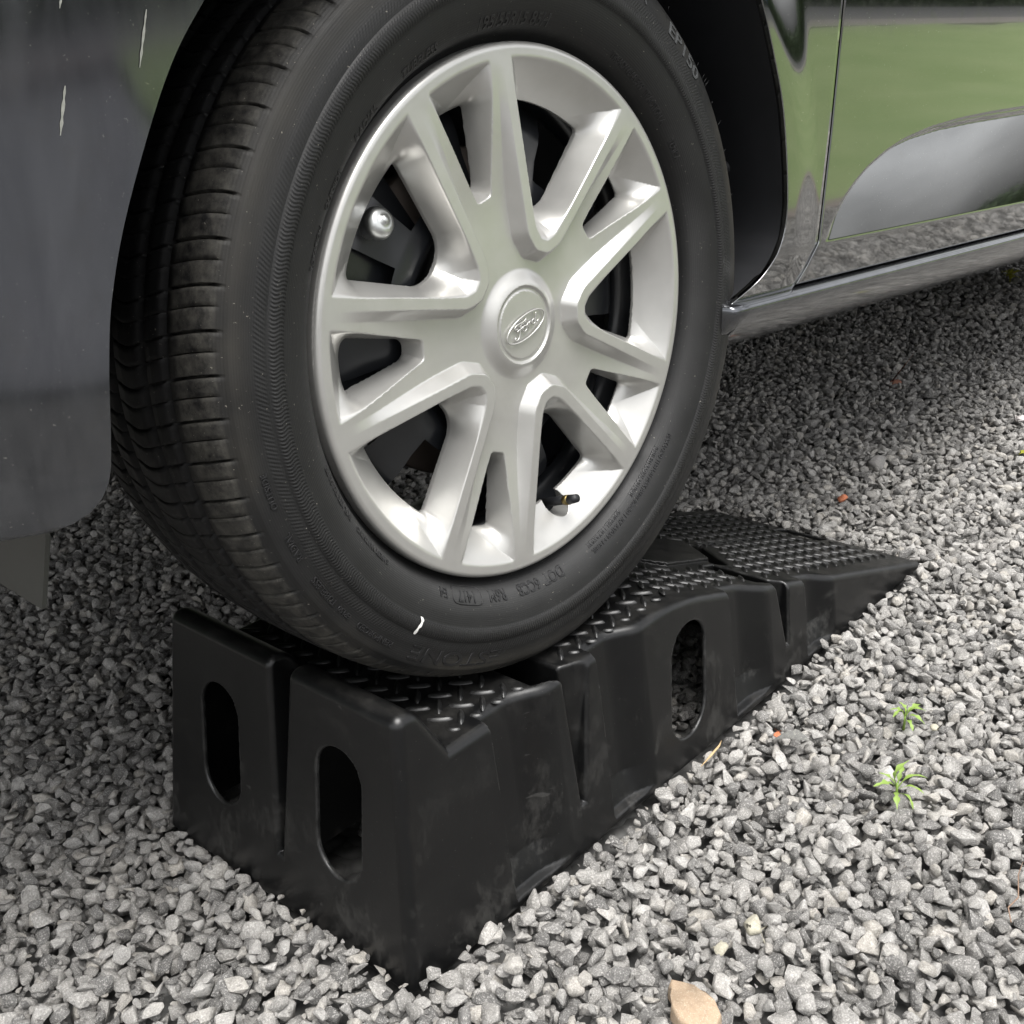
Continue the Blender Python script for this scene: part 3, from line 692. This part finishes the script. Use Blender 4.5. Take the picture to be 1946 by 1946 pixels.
    V, F = tube([(vx * .176, .040, vz * .176), (vx * .166, .014, vz * .166), (vx * .162, .002, vz * .162)], [.0042, .0040, .0036], 14); vs = obj('valve_stem', mesh('valve_stem', V, F), M['black'], rim)
    V, F = tube([(vx * .1632, .0055, vz * .1632), (vx * .1615, .0005, vz * .1615)], .0044, 14); obj('valve_ring', mesh('valve_ring', V, F), M['brass'], rim)
    V, F = tube([(vx * .1612, .0, vz * .1612), (vx * .1575, -.009, vz * .1575)], [.0042, .0036], 14); obj('valve_cap', mesh('valve_cap', V, F), M['black'], rim)
    # side wall lettering
    ls = M['letter']
    for s_, ang, rb, sz in (('DOT', 272.4, .2128, .0112), ('6CCB', 264.2, .2128, .0108), ('R6M', 254.2, .2128, .0108), ('1417', 244.8, .2130, .0104)):
        arc_text('lettering', s_, rb, ang, sz, ls, rim)
    # frame round the date code
    fr = []
    for t in np.linspace(0, 2 * math.pi, 41)[:-1]:
        c_, s_ = math.cos(t), math.sin(t); u = .0165 * np.sign(c_) * abs(c_) ** .35; w = .0060 * np.sign(s_) * abs(s_) ** .45
        r = .2130 + w; an = R(244.8) - u / .213; fr.append((r * math.cos(an), -(sidewall(r) + .0004), r * math.sin(an)))
    V, F = tube(fr, .0004, 6, True); obj('date_frame', mesh('date_frame', V, F), ls, rim)
    for s_, ang, rb, sz in (('TREAD 1 PLY RAYON + 2 STEEL', 294.5, .2170, .0048), ('SIDEWALL 1 PLY RAYON', 292, .2112, .0044), ('MAX LOAD 1168 LBS MAX PRESS 50 PSI', 311.5, .2170, .0048), ('TUBELESS RADIAL OUTSIDE', 311, .2112, .0044), ('E4', 237.5, .2128, .009)):
        arc_text('small_lettering', s_, rb, ang, sz, ls, rim, .0004)
    for s_, ang, rb, sz in (('195/55R15 85H', 92, .2140, .0115), ('TUBELESS', 117, .2135, .0085), ('RADIAL', 133, .2135, .0080), ('OUTSIDE', 146, .2130, .0065), ('ROTATION', 156, .2130, .0055), ('TREADWEAR 300', 56, .213, .0060), ('TRACTION A', 44, .213, .0060), ('TEMP A', 32, .213, .0060), ('INFLATE TO 50 PSI', 200, .2135, .0055), ('SAFETY WARNING', 214, .2135, .0050)):
        arc_text('raised_lettering', s_, rb, ang, sz, M['letter'], rim, .0003)
    arc_text('model_lettering', 'ECOPIA', .2635, 66, .0150, M['letter_grey'], rim, .0003, 1.25)
    arc_text('model_lettering', 'EP150', .2635, 45.5, .0150, M['letter_grey'], rim, .0003, 1.5)
    arc_text('maker_lettering', 'BRIDGESTONE', .2610, 253, .0165, M['letter'], rim, .0003, 1.7)
    for s_, ang, sz in (('REINFORCED', 224, .0068), ('EP150', 216.0, .0056), ('TUBELESS', 210.5, .0068), ('RADIAL', 201, .0068), ('OUTSIDE', 191.5, .0062)):
        arc_text('shoulder_lettering', s_, .2622, ang, sz, M['letter'], rim, .0004)
    # white chalky scuff across the serrated ring
    V = []; F = []; k = 9
    for i in range(k):
        r = .2352 + (.2490 - .2352) * i / (k - 1); a_ = R(231.6 + .22 * math.sin(i * .75)); w = .0013 + .0004 * math.sin(i * 2.1)
        for sgn in (-1, 1):
            an = a_ + sgn * w / r / 1; V.append((r * math.cos(an), -(sidewall(r) + .0006), r * math.sin(an)))
    for i in range(k - 1): F.append((2 * i, 2 * i + 1, 2 * i + 3, 2 * i + 2))
    obj('white_scuff', mesh('white_scuff', V, F), M['chalk'], rim)
    # thin moulding hairs on the shoulder
    VV, FF = [], []
    for i in range(46):
        an = R(random.uniform(-20, 75)); o_ = random.choice([.002, -.006, -.014]); r = .280 + .002 * random.random(); L = random.uniform(.002, .007)
        V, F = tube([(r * math.cos(an), -o_, r * math.sin(an)), ((r + L) * math.cos(an + .006), -o_ - .001, (r + L) * math.sin(an + .006))], [.00035, .00018], 4); b = len(VV); VV += V; FF += [tuple(b + i_ for i_ in f) for f in F]
    o = obj('vent_hairs', mesh('vent_hairs', VV, FF), M['letter'], rim); o['kind'] = 'stuff'
    return rim

# ================================================================== CAR
car = bpy.data.objects.new('parked_car', None); link(car); car.matrix_world = MC
tag(car, 'dark grey metallic hatchback with silver wheel trims driven up on the ramp', 'car')
ARC = [(.250, -.0165), (.291, .004), (.311, .033), (.3155, .060), (.309, .094), (.291, .147), (.269, .187), (.237, .234), (.195, .279), (.14, .322), (.06, .345), (-.02, .347), (-.10, .334), (-.18, .297), (-.243, .251), (-.280, .209), (-.305, .173), (-.331, .115), (-.345, .070), (-.3510, .033), (-.3540, .000), (-.3562, -.020)]
def plan(s, z):
    """outer skin in the car frame for path length s along the flank (x for s>-.28)"""
    s = np.asarray(s, float); z = np.asarray(z, float)
    tilt = -.055 * np.clip(z, -.02, .27) + np.where(z < .024, .20 * (.024 - z), 0) * np.where(s > 0, 1, .05)
    tumble = np.where(z > .58, (z - .58) * .36, 0); belly = np.where(z > .27, -.006 * np.sin(np.clip((z - .27) / .31, 0, 1) * math.pi), 0)
    ph = np.clip((-.30 - s) / .48, 0, math.pi / 2); nose = s < -.30
    x = np.where(nose, -.30 - .48 * np.sin(ph), s); y = -.029 + tilt + belly + tumble; y = np.where(nose, .83 - (.83 - y) * np.cos(ph), y)
    rr = np.hypot(s + .01, z + .0); fl = .0035 * (1 - smooth(.345, .395, rr)) * smooth(-.05, .04, z); y = y - np.where(s > -.1, fl, 0)
    return x, y
def strip_panel(name, A, B, nt_, mat, parent, surf=plan, thick=.0, flip=False, inner=None):
    """surface ruled in (s,z) between polylines A and B, projected on the skin; edges folded inward"""
    A = np.array(A); B = np.array(B); nu = len(A); T = np.linspace(0, 1, nt_) ** 2.0
    P = A[:, None] * (1 - T)[None, :, None] + B[:, None] * T[None, :, None]
    x, y = surf(P[..., 0], P[..., 1]); V = np.stack([x, y, P[..., 1]], -1)
    # folded lip along all borders
    def lip(E, nxt): return E + np.array([0, .0045, 0]) + (nxt - E) * 0
    V = np.concatenate([lip(V[:, :1], 0), V[:, :1] + np.array([0, .0012, 0]), V, V[:, -1:] + np.array([0, .0012, 0]), lip(V[:, -1:], 0)], 1)
    V = np.concatenate([lip(V[:1], 0), V, lip(V[-1:], 0)], 0)
    Q = grid_quads(V.shape[0], V.shape[1])
    if flip: Q = Q[:, ::-1]
    return obj(name, fmesh(name, V.reshape(-1, 3), Q), mat, parent)
def match(A, B, step):
    """resample two polylines to the same count"""
    def rs(P, n):
        P = np.array(P, float); d = np.r_[0, np.cumsum(np.linalg.norm(np.diff(P, axis=0), axis=1))]; t = np.linspace(0, d[-1], n); return np.stack([np.interp(t, d, P[:, 0]), np.interp(t, d, P[:, 1])], 1)
    n = int(max(np.linalg.norm(np.diff(np.array(A), axis=0), axis=1).sum(), np.linalg.norm(np.diff(np.array(B), axis=0), axis=1).sum()) / step)
    return rs(A, n), rs(B, n)
def spline(P, n):
    P = [np.array(p, float) for p in P]; out = []
    for i in range(len(P) - 1):
        p0 = P[max(i - 1, 0)]; p1 = P[i]; p2 = P[i + 1]; p3 = P[min(i + 2, len(P) - 1)]
        for t in np.arange(n) / n: out.append(.5 * ((2 * p1) + (p2 - p0) * t + (2 * p0 - 5 * p1 + 4 * p2 - p3) * t * t + (3 * p1 - p0 - 3 * p2 + p3) * t ** 3))
    out.append(P[-1]); return np.array(out)
def build_car():
    arc = spline(ARC, 6)
    k = int(len(arc) * .50)
    # front wing: rear half of the arch out to the door gap and bonnet edge
    gapx = [(.359, -.0165), (.375, .004), (.3855, .028), (.3850, .056), (.3835, .129), (.378, .242), (.372, .34), (.366, .44), (.360, .52)]
    outer = gapx + [(.20, .535), (.0, .530), (-.02, .528)]
    A, B = arc[:k], outer
    def rs(P, n, w=None):
        P = np.array(P, float); d = np.r_[0, np.cumsum(np.linalg.norm(np.diff(P, axis=0), axis=1))]; t = np.linspace(0, d[-1], n); return np.stack([np.interp(t, d, P[:, 0]), np.interp(t, d, P[:, 1])], 1)
    strip_panel('front_wing', rs(A, 160), rs(B, 160), 40, M['paint'], car, flip=True)
    A2 = np.concatenate([arc[k - 1:], [(-.3585, -.0285), (-.3630, -.0365), (-.3700, -.0430), (-.3790, -.0475), (-.3900, -.0500)]]); n2 = len(A2); bz = np.interp(A2[:, 1], [-.05, -.035, .0, .11, .345], [-.060, -.042, .0, .24, .50]); bs = np.interp(A2[:, 0], [-.30, -.1, .1], [-1.054, -.6, -.02])
    strip_panel('front_bumper', A2, np.stack([bs, bz], 1), 90, M['bumper'], car, flip=True)
    # front door: built as a full grid with the sculpted scallop
    def door_surf(s, z):
        x, y = plan(s, z)
        ks = np.array([.385, .398, .409, .425, .441, .47, .51, .551, .61, .682, .78, .894, 1.1, 1.5]); kz = np.array([.0, .026, .0425, .0600, .0745, .0925, .1080, .1185, .1280, .1350, .1410, .1460, .155, .16])
        gx = np.linspace(.385, 1.5, 1600); gz = np.interp(gx, ks, kz); w_ = np.hanning(61); w_ /= w_.sum(); gz = np.convolve(np.pad(gz, 30, mode='edge'), w_, 'valid'); gz = np.where(gx < .405, np.interp(gx, ks, kz), gz)
        cz = np.interp(s, gx, gz)
        zb = .026 + .0 * s; hgt = np.maximum(cz - zb, 1e-4); on = (s > .397)
        dmax = np.minimum(.030, hgt * .27)
        u = (cz - z) / hgt            # 0 at the crease, 1 at the lower edge
        edge = np.clip((cz - z) / .012, 0, 1); edge = edge * edge * (3 - 2 * edge)
        y = y + np.where(on & (z < cz) & (z > zb), dmax * edge * (1 - u) ** 1.0, 0)
        x_ = x
        return x_, y
    ss = np.concatenate([np.linspace(0, .3, 110), np.linspace(.3, 1, 60)[1:]]); zz_ = np.concatenate([np.linspace(-.012, .17, 120), np.linspace(.17, .575, 36)[1:]])
    rear = 1.43
    lx = np.interp(zz_, [-.0165, .006, .028, .056, .129, .242, .34, .44, .58], [.3635, .3795, .3895, .3890, .3875, .382, .376, .370, .362])
    V = np.zeros((len(ss), len(zz_), 3))
    for j, z in enumerate(zz_):
        s = lx[j] + (rear - lx[j]) * ss; x, y = door_surf(s, z + 0 * s); V[:, j] = np.stack([x, y, z + 0 * x], 1)
    def border(V):
        V = np.concatenate([V[:, :1] + np.array([0, .016, 0]), V[:, :1] + np.array([0, .001, -.0003]), V, V[:, -1:] + np.array([0, .001, 0]), V[:, -1:] + np.array([0, .016, 0])], 1)
        return np.concatenate([V[:1] + np.array([0, .02, 0]), V[:1] + np.array([-.0002, .001, 0]), V, V[-1:] + np.array([0, .001, 0]), V[-1:] + np.array([0, .02, 0])], 0)
    V = border(V); d = obj('front_door', fmesh('front_door', V.reshape(-1, 3), grid_quads(V.shape[0], V.shape[1])[:, ::-1][:, ::-1]), M['paint'], car)
    # rear door and quarter, plainer
    s = np.linspace(1.436, 2.13, 30); z = np.linspace(-.012, .575, 60); S, Z = np.meshgrid(s, z, indexing='ij'); x, y = plan(S, Z); V = border(np.stack([x, y, Z], -1)); obj('rear_door', fmesh('rear_door', V.reshape(-1, 3), grid_quads(V.shape[0], V.shape[1])), M['paint'], car)
    th = np.linspace(math.pi, 0, 40); a2 = np.stack([2.49 + .345 * np.cos(th), -.058 + .345 * np.sin(th)], 1); out = rs([(2.136, -.05), (2.136, .575), (3.05, .575), (3.18, .3), (3.18, -.05), (2.86, -.05)], 40)
    def rear_surf(s, z):
        x, y = plan(s, z); y = y + np.clip(s - 2.7, 0, 1) ** 2 * .35; return x, y
    strip_panel('rear_quarter', a2, out, 20, M['paint'], car, surf=rear_surf, flip=False)
    # sill with rounded top edge
    prof = [(.014, -.0125), (.004, -.0155), (-.002, -.0172), (-.0052, -.0192), (-.0062, -.0225), (-.0040, -.028), (.0070, -.042), (.0200, -.055), (.036, -.066), (.070, -.072), (.20, -.072)]
    xs = np.concatenate([[.243], np.linspace(.247, 2.14, 80)]); V = np.zeros((len(xs), len(prof), 3)); by = plan(.6, -.0)[1]
    for i, xx in enumerate(xs):
        for j, (dy, zc_) in enumerate(prof):
            sh = .004 if i == 0 else 0; V[i, j] = (xx, -.024 + dy + sh + .0, zc_ + (0 if dy < .02 else 0) - .004 * (xx - .25) * (j > 5))
    cap = V[:1].copy(); cap[..., 1] = .17; V = np.concatenate([cap, V], 0)
    obj('side_sill', fmesh('side_sill', V.reshape(-1, 3), grid_quads(V.shape[0], V.shape[1])[:, ::-1]), M['bumper'], car)
    # body tub: dark inner structure so that no daylight shows through gaps
    def box(name, x0, x1, y0, y1, z0, z1, mt):
        v = [(x, y, z) for x in (x0, x1) for y in (y0, y1) for z in (z0, z1)]
        return obj(name, mesh(name, v, [(0, 1, 3, 2), (4, 6, 7, 5), (0, 4, 5, 1), (2, 3, 7, 6), (1, 5, 7, 3), (0, 2, 6, 4)], False), mt, car)
    box('floor_pan', .40, 2.10, .22, 1.44, -.115, .50, M['gap'])
    box('rear_floor', 2.10, 3.1, .26, 1.40, .10, .50, M['gap'])
    box('engine_bay', -.55, .40, .30, 1.36, -.02, .46, M['gap'])
    # wheel arch liner
    pts = [(x, z) for x, z in spline(ARC, 4)]; pts = [(x * .988 if abs(x) > .1 else x, z - .004) for x, z in pts]
    V = []
    for x, z in pts:
        ysk = float(plan(x, z)[1]) + .007
        for yy, g in ((ysk, 1.018), (ysk + .012, 1.018), (.05, 1.02), (.15, 1.02), (.30, .98)): V.append((x * g if z > .03 else x + math.copysign(.004, x), yy, z * g if z > 0 else z + .004))
    q = grid_quads(len(pts), 5); ln = obj('wheel_arch_liner', fmesh('wheel_arch_liner', np.array(V), q), M['black'], car)
    # liner lip bolts and flecks on the visible rear wall
    for (dx, zz2) in ((.300, .10), (.302, .045), (.297, .150), (.293, .012)):
        V, Q = lathe([(.0001, -.004), (.004, -.0035), (.0062, -.001), (.0068, .004)], 14)
        V = np.stack([-V[:, 1] * -1 + dx + .008, V[:, 0] + .030, V[:, 2] + zz2], 1); obj('liner_bolt', fmesh('liner_bolt', V, Q), M['black'], car)
    # upper body
    st = [(-.74, .10, .30), (-.70, .24, .26), (-.60, .36, .20), (-.35, .46, .12), (.0, .52, .06), (.33, .56, .035)]
    V = []
    for x, z, yy in st:
        for t in np.linspace(0, 1, 13): V.append((x, yy - .02 + (1.70 - 2 * (yy) + .0) * t, z + .045 * math.sin(t * math.pi) ** .6 + .004))
    obj('bonnet', fmesh('bonnet', np.array(V), grid_quads(len(st), 13)), M['paint'], car)
    # glasshouse: side windows, pillars, roof, screens
    def quad_grid(name, pts, mt, n=10):
        a, b, c_, d_ = [np.array(p, float) for p in pts]; V = []
        for i in range(n + 1):
            for j in range(n + 1):
                u, w = i / n, j / n; p = a * (1 - u) * (1 - w) + b * u * (1 - w) + c_ * u * w + d_ * (1 - u) * w; V.append(p)
        return obj(name, fmesh(name, np.array(V), grid_quads(n + 1, n + 1)), mt, car)
    for sd_, y0, y1 in ((1, -.035, .10), (-1, 1.695, 1.56)):
        nm = '' 
        quad_grid('side_window', [(.62, y0, .58), (1.40, y0, .58), (1.40, y1, 1.02), (1.02, y1, 1.0)][::sd_], M['glass'])
        quad_grid('side_window', [(1.48, y0, .58), (2.10, y0, .60), (2.02, y1, 1.0), (1.46, y1, 1.02)][::sd_], M['glass'])
        quad_grid('door_pillar', [(1.40, y0, .575), (1.48, y0, .575), (1.46, y1, 1.03), (1.40, y1, 1.03)][::sd_], M['gap'])
        quad_grid('front_pillar', [(.36, y0, .56), (.62, y0, .575), (1.02, y1, 1.01), (.98, y1 + .01 * sd_, 1.05)][::sd_], M['paint'])
        quad_grid('rear_pillar', [(2.10, y0, .575), (2.95, y0 + .1 * sd_, .60), (2.62, y1 + .04 * sd_, 1.03), (2.02, y1, 1.02)][::sd_], M['paint'])
        quad_grid('roof_rail', [(.98, y1, 1.0), (2.62, y1, .99), (2.62, y1 + .12 * sd_, 1.08), (1.0, y1 + .12 * sd_, 1.09)][::sd_], M['paint'])
    quad_grid('windscreen', [(.34, .02, .57), (.34, 1.64, .57), (1.0, 1.52, 1.07), (1.0, .14, 1.07)], M['glass'])
    quad_grid('roof_panel', [(.98, .20, 1.08), (.98, 1.46, 1.08), (2.64, 1.46, 1.07), (2.64, .20, 1.07)], M['paint'])
    quad_grid('tailgate', [(3.02, .12, .55), (3.02, 1.54, .55), (2.62, 1.44, 1.06), (2.62, .22, 1.06)][::-1], M['glass'])
    quad_grid('rear_bumper', [(3.17, .06, -.05), (3.17, 1.60, -.05), (3.04, 1.56, .57), (3.04, .10, .57)][::-1], M['paint'])
    # far flank
    S, Z = np.meshgrid(np.linspace(.36, 2.13, 20), np.linspace(-.05, .575, 20), indexing='ij'); x, y = plan(S, Z); obj('far_flank', fmesh('far_flank', np.stack([x, 1.66 - y, Z], -1).reshape(-1, 3), grid_quads(20, 20)[:, ::-1]), M['paint'], car)
    # headlamp and tail lamp on the near side
    # air deflector under the bumper
    V = [(-.38, .020, -.050), (-.38, .022, -.066), (-.38, .046, -.1165), (-.38, .60, -.118), (-.38, .60, -.045)]
    V = V + [(x + .003, y, z) for x, y, z in V]
    F = [(4, 3, 2, 1, 0), (5, 6, 7, 8, 9)] + [(i, (i + 1) % 5, 5 + (i + 1) % 5, 5 + i) for i in range(5)]
    obj('air_deflector', mesh('air_deflector', V, F, False), M['defl'], car)
    # pale scrapes on the bumper
    for (s0, z0, s1, z1, w) in ((-.312, .204, -.3185, .178, .0017), (-.355, .170, -.360, .148, .0020), (-.350, .214, -.353, .203, .0014)):
        V = []; F = []; k_ = 8
        for i in range(k_ + 1):
            t = i / k_; s_ = s0 + (s1 - s0) * t; z_ = z0 + (z1 - z0) * t; ww = w * (math.sin(math.pi * (t * .9 + .05)) ** .6) * (.7 + .3 * math.sin(i * 2.3))
            for sg in (-1, 1):
                xx, yy = plan(s_ + sg * ww * .5, z_); V.append((float(xx), float(yy) - .0006, z_))
        for i in range(k_): F.append((2 * i, 2 * i + 1, 2 * i + 3, 2 * i + 2))
        obj('paint_scrape', mesh('paint_scrape', V, F), M['scratch'], car)
build_car()
rim = build_wheel(car)
def copy_wheel(name, mloc):
    r = rim.copy(); r.name = name; C.objects.link(r); r.parent = car; r.matrix_local = mloc
    for ch in rim.children:
        if ch.name.split('.')[0] in ('tyre', 'wheel_trim', 'rim_barrel', 'badge_oval'):
            c_ = ch.copy(); C.objects.link(c_); c_.parent = r; c_.matrix_local = ch.matrix_local
    return r
bpy.context.view_layer.update()
RW = Matrix.Translation((2.49, 0, -.058))
copy_wheel('rear_wheel', RW)
copy_wheel('rear_wheel', Matrix.Translation((2.49, 1.66, -.058)) @ Matrix.Rotation(math.pi, 4, 'Z'))
copy_wheel('front_wheel', Matrix.Translation((0, 1.66, 0)) @ Matrix.Rotation(math.pi, 4, 'Z'))

# ================================================================== SMALL THINGS ON THE GRAVEL
def leaf_blade(L, W, bend, lobes=0, n=10):
    V = []; F = []
    for i in range(n + 1):
        t = i / n; w = W * math.sin(math.pi * min(1, t * .92 + .06)) ** .8 * (.35 + .65 * t if t < .6 else 1) * (1 + (.45 * math.sin(t * math.pi * lobes) if lobes else 0))
        x = L * t; z = bend * (math.sin(t * math.pi * .75)) - bend * .9 * t * t
        V += [(x, -w, z + w * .35), (x, 0, z), (x, w, z + w * .35)]
    for i in range(n):
        a = i * 3; F += [(a, a + 3, a + 4, a + 1), (a + 1, a + 4, a + 5, a + 2)]
    return V, F
def mat_leaf(name, c1, c2):
    a = NT(name); n = a.noise(120, 4, .6); a.l(a.mix(n, c1, c2), a.b.inputs['Base Color']); a.set(Roughness=.5)
    a.b.inputs['Subsurface Weight'].default_value = 0.0
    tr = a.n('ShaderNodeBsdfTranslucent'); tr.inputs[0].default_value = (*c2, 1); mx = a.n('ShaderNodeMixShader'); mx.inputs[0].default_value = .3
    a.l(a.b.outputs[0], mx.inputs[1]); a.l(tr.outputs[0], mx.inputs[2]); a.l(mx.outputs[0], a.out.inputs[0]); return a.m
M['weed'] = mat_leaf('fresh_green_leaf', (.17, .29, .05), (.32, .44, .11)); M['moss'] = mat_leaf('yellow_green_leaf', (.25, .28, .03), (.40, .38, .05))
def weed(name, loc, leaves, label, mat, stem=.02, group=None):
    root = bpy.data.objects.new(name, None); link(root); root.location = loc; tag(root, label, 'weed', group)
    V, F = tube([(0, 0, -.004), (.001, 0, stem * .5), (0, 0, stem)], [.0014, .0012, .0010], 7); obj('stem', mesh('stem', V, F), mat, root)
    for (az, el, L, W, z) in leaves:
        V, F = leaf_blade(L * random.uniform(.8, .98), W * .8, L * random.uniform(.2, .4), random.choice((5, 6, 7)), 16); o = obj('leaf', mesh('leaf', V, F), mat, root)
        o.location = (0, 0, z); o.rotation_euler = Euler((random.uniform(-.3, .3), -R(el), R(az)))
    return root
weed('weed_seedling', (.430, -.183, .006), [(-35, 72, .030, .0032, .016), (160, 28, .034, .0034, .012), (205, 5, .028, .0034, .008), (-80, 15, .030, .0036, .010), (-40, 22, .034, .0034, .010), (10, 35, .028, .0030, .012), (-110, -5, .022, .0028, .006), (95, 35, .022, .0026, .012)],
     'taller green weed seedling with a feathery upright top leaf, nearer the bottom of the frame', M['weed'], .018)
weed('weed_seedling', (.548, -.140, .005), [(170, 30, .026, .0032, .010), (-60, 30, .026, .0034, .010), (-20, 25, .028, .0034, .010), (60, 50, .018, .0028, .012), (-130, 5, .022, .0032, .006), (-95, 15, .024, .0030, .008), (120, 35, .020, .0028, .010)],
     'small low green weed rosette growing behind the taller seedling beside the ramp', M['weed'], .012)
weed('weed_clump', (2.86, .545, .004), [(a_, random.uniform(15, 60), random.uniform(.03, .05), .007, .006) for a_ in range(0, 360, 30)], 'yellowish green weed clump in the gravel below the far end of the sill', M['moss'], .02)
weed('weed_clump', (1.40, .02, .002), [(a_, 30, .020, .004, .005) for a_ in range(0, 360, 72)], 'tiny pale green sprout at the right edge of the gravel', M['moss'], .008)
def rock(name, loc, size, seed, mat, label, cat='stone', rot=0, outline=None):
    random.seed(seed); bm = bmesh.new()
    if outline:
        top = [bm.verts.new((x * size, y * size, .0035 + .0015 * random.random())) for x, y in outline]; bot = [bm.verts.new((x * size * 1.02, y * size * 1.02, -.008)) for x, y in outline]
        n = len(top); bm.faces.new(top)
        for i in range(n): bm.faces.new((bot[i], bot[(i + 1) % n], top[(i + 1) % n], top[i]))
        bmesh.ops.bevel(bm, geom=[e for e in bm.edges if all(v in top for v in e.verts)], offset=.0022, segments=3, affect='EDGES', profile=.5)
    else:
        for _ in range(14):
            v = Vector((random.gauss(0, 1), random.gauss(0, 1), random.gauss(0, 1))).normalized(); bm.verts.new((v.x * size, v.y * size * .75, v.z * size * .6))
        bmesh.ops.convex_hull(bm, input=bm.verts[:])
        for v in [v for v in bm.verts if not v.link_faces]: bm.verts.remove(v)
        bmesh.ops.bevel(bm, geom=bm.edges[:], offset=size * .12, segments=2, affect='EDGES', profile=.5)
    me = bpy.data.meshes.new(name); bm.to_mesh(me); bm.free(); me.polygons.foreach_set('use_smooth', [True] * len(me.polygons))
    o = obj(name, me, mat); o.location = loc; o.rotation_euler = (0, 0, rot); tag(o, label, cat); return o
def mat_rock(name, a_, b_, s=250):
    a = NT(name); n = a.noise(s, 6, .7); n2 = a.noise(s * 4, 4, .7); c = a.mix(a.map(n, .3, .7), a_, b_); c = a.mix(a.math('MULTIPLY', a.map(n2, .56, .7), .6), c, (.60, .56, .48)); a.l(c, a.b.inputs['Base Color']); a.set(Roughness=.85); b1 = a.bump(n, .5, .0012); a.bump(n2, .4, .0005, b1); return a.m
tan = mat_rock('tan_sandstone', (.30, .215, .145), (.42, .32, .22)); buff = mat_rock('buff_stone', (.26, .25, .20), (.45, .42, .33)); orange = mat_rock('orange_stone', (.36, .10, .04), (.48, .17, .08)); rusty = mat_rock('rusty_stone', (.20, .08, .05), (.30, .14, .09)); pale = mat_rock('pale_chip', (.55, .50, .48), (.72, .68, .66)); dk = mat_rock('dark_leaf', (.09, .09, .085), (.16, .16, .15))
rock('flat_stone', (.1165, -.170, .0085), .0225, 3, tan, 'large flat tan stone at the bottom edge of the photo', outline=[(.9, .1), (1.05, .45), (.75, .62), (.35, .55), (-.1, .75), (-.6, .6), (-1.0, .2), (-1.1, -.4), (-.6, -.75), (0, -.72), (.35, -.5), (.55, -.15)], rot=R(48))
rock('pale_stone', (.212, -.165, .010), .0125, 9, buff, 'pale buff angular stone above the large tan stone')
rock('pale_stone', (.176, -.157, .008), .0080, 12, buff, 'small cream stone just left of the pale buff angular stone')
rock('red_stone', (1.073, .180, .008), .0115, 5, orange, 'bright orange brick chip in the gravel behind the ramp tip')
rock('red_stone', (1.706, .375, .004), .020, 6, rusty, 'dull rust brown fragment in the shade under the car')
rock('red_stone', (.455, -.050, .008), .0055, 7, orange, 'tiny orange pebble next to the grey leaf by the ramp')
rock('pale_stone', (1.592, .094, .008), .016, 8, pale, 'whitish pink chip near the right edge of the photo')
rock('grey_stone', (1.251, .207, .006), .026, 10, mat_rock('large_grey', (.16, .155, .15), (.25, .24, .23)), 'largest rounded grey stone in the gravel between the sill and the ramp tip')
rock('pale_stone', (.5595, -.166, .008), .0065, 11, buff, 'small yellowish pebble to the right of the low weed rosette')
V, F = leaf_blade(.034, .009, .006, 0, 8); o = obj('dead_leaf', mesh('dead_leaf', V, F), dk); o.location = (.440, -.054, .012); o.rotation_euler = (.1, -.12, R(-62)); tag(o, 'curled grey dead leaf lying on the gravel beside the ramp hole', 'leaf')
M['straw'] = mat_simple('dry_straw', (.42, .31, .17), .6, 0, .3, 200, .3)
V, F = tube([(.362, -.020, .010), (.378, -.0215, .0150), (.394, -.0205, .0165), (.402, -.018, .017)], [.0004, .0013, .0010, .0003], 6); tag(obj('straw_blade', mesh('straw_blade', V, F), M['straw']), 'short tan straw blade lying across the gravel at the ramp foot', 'straw')
V, F = tube([(.335, -.316, .010), (.345, -.310, .014), (.362, -.312, .013), (.385, -.304, .016), (.406, -.301, .013)], [.0005, .0006, .0006, .0005, .0003], 6); tag(obj('dry_twig', mesh('dry_twig', V, F), mat_simple('brown_twig', (.20, .13, .09), .7)), 'thin brown dry stalk bending over the gravel at lower right', 'twig')
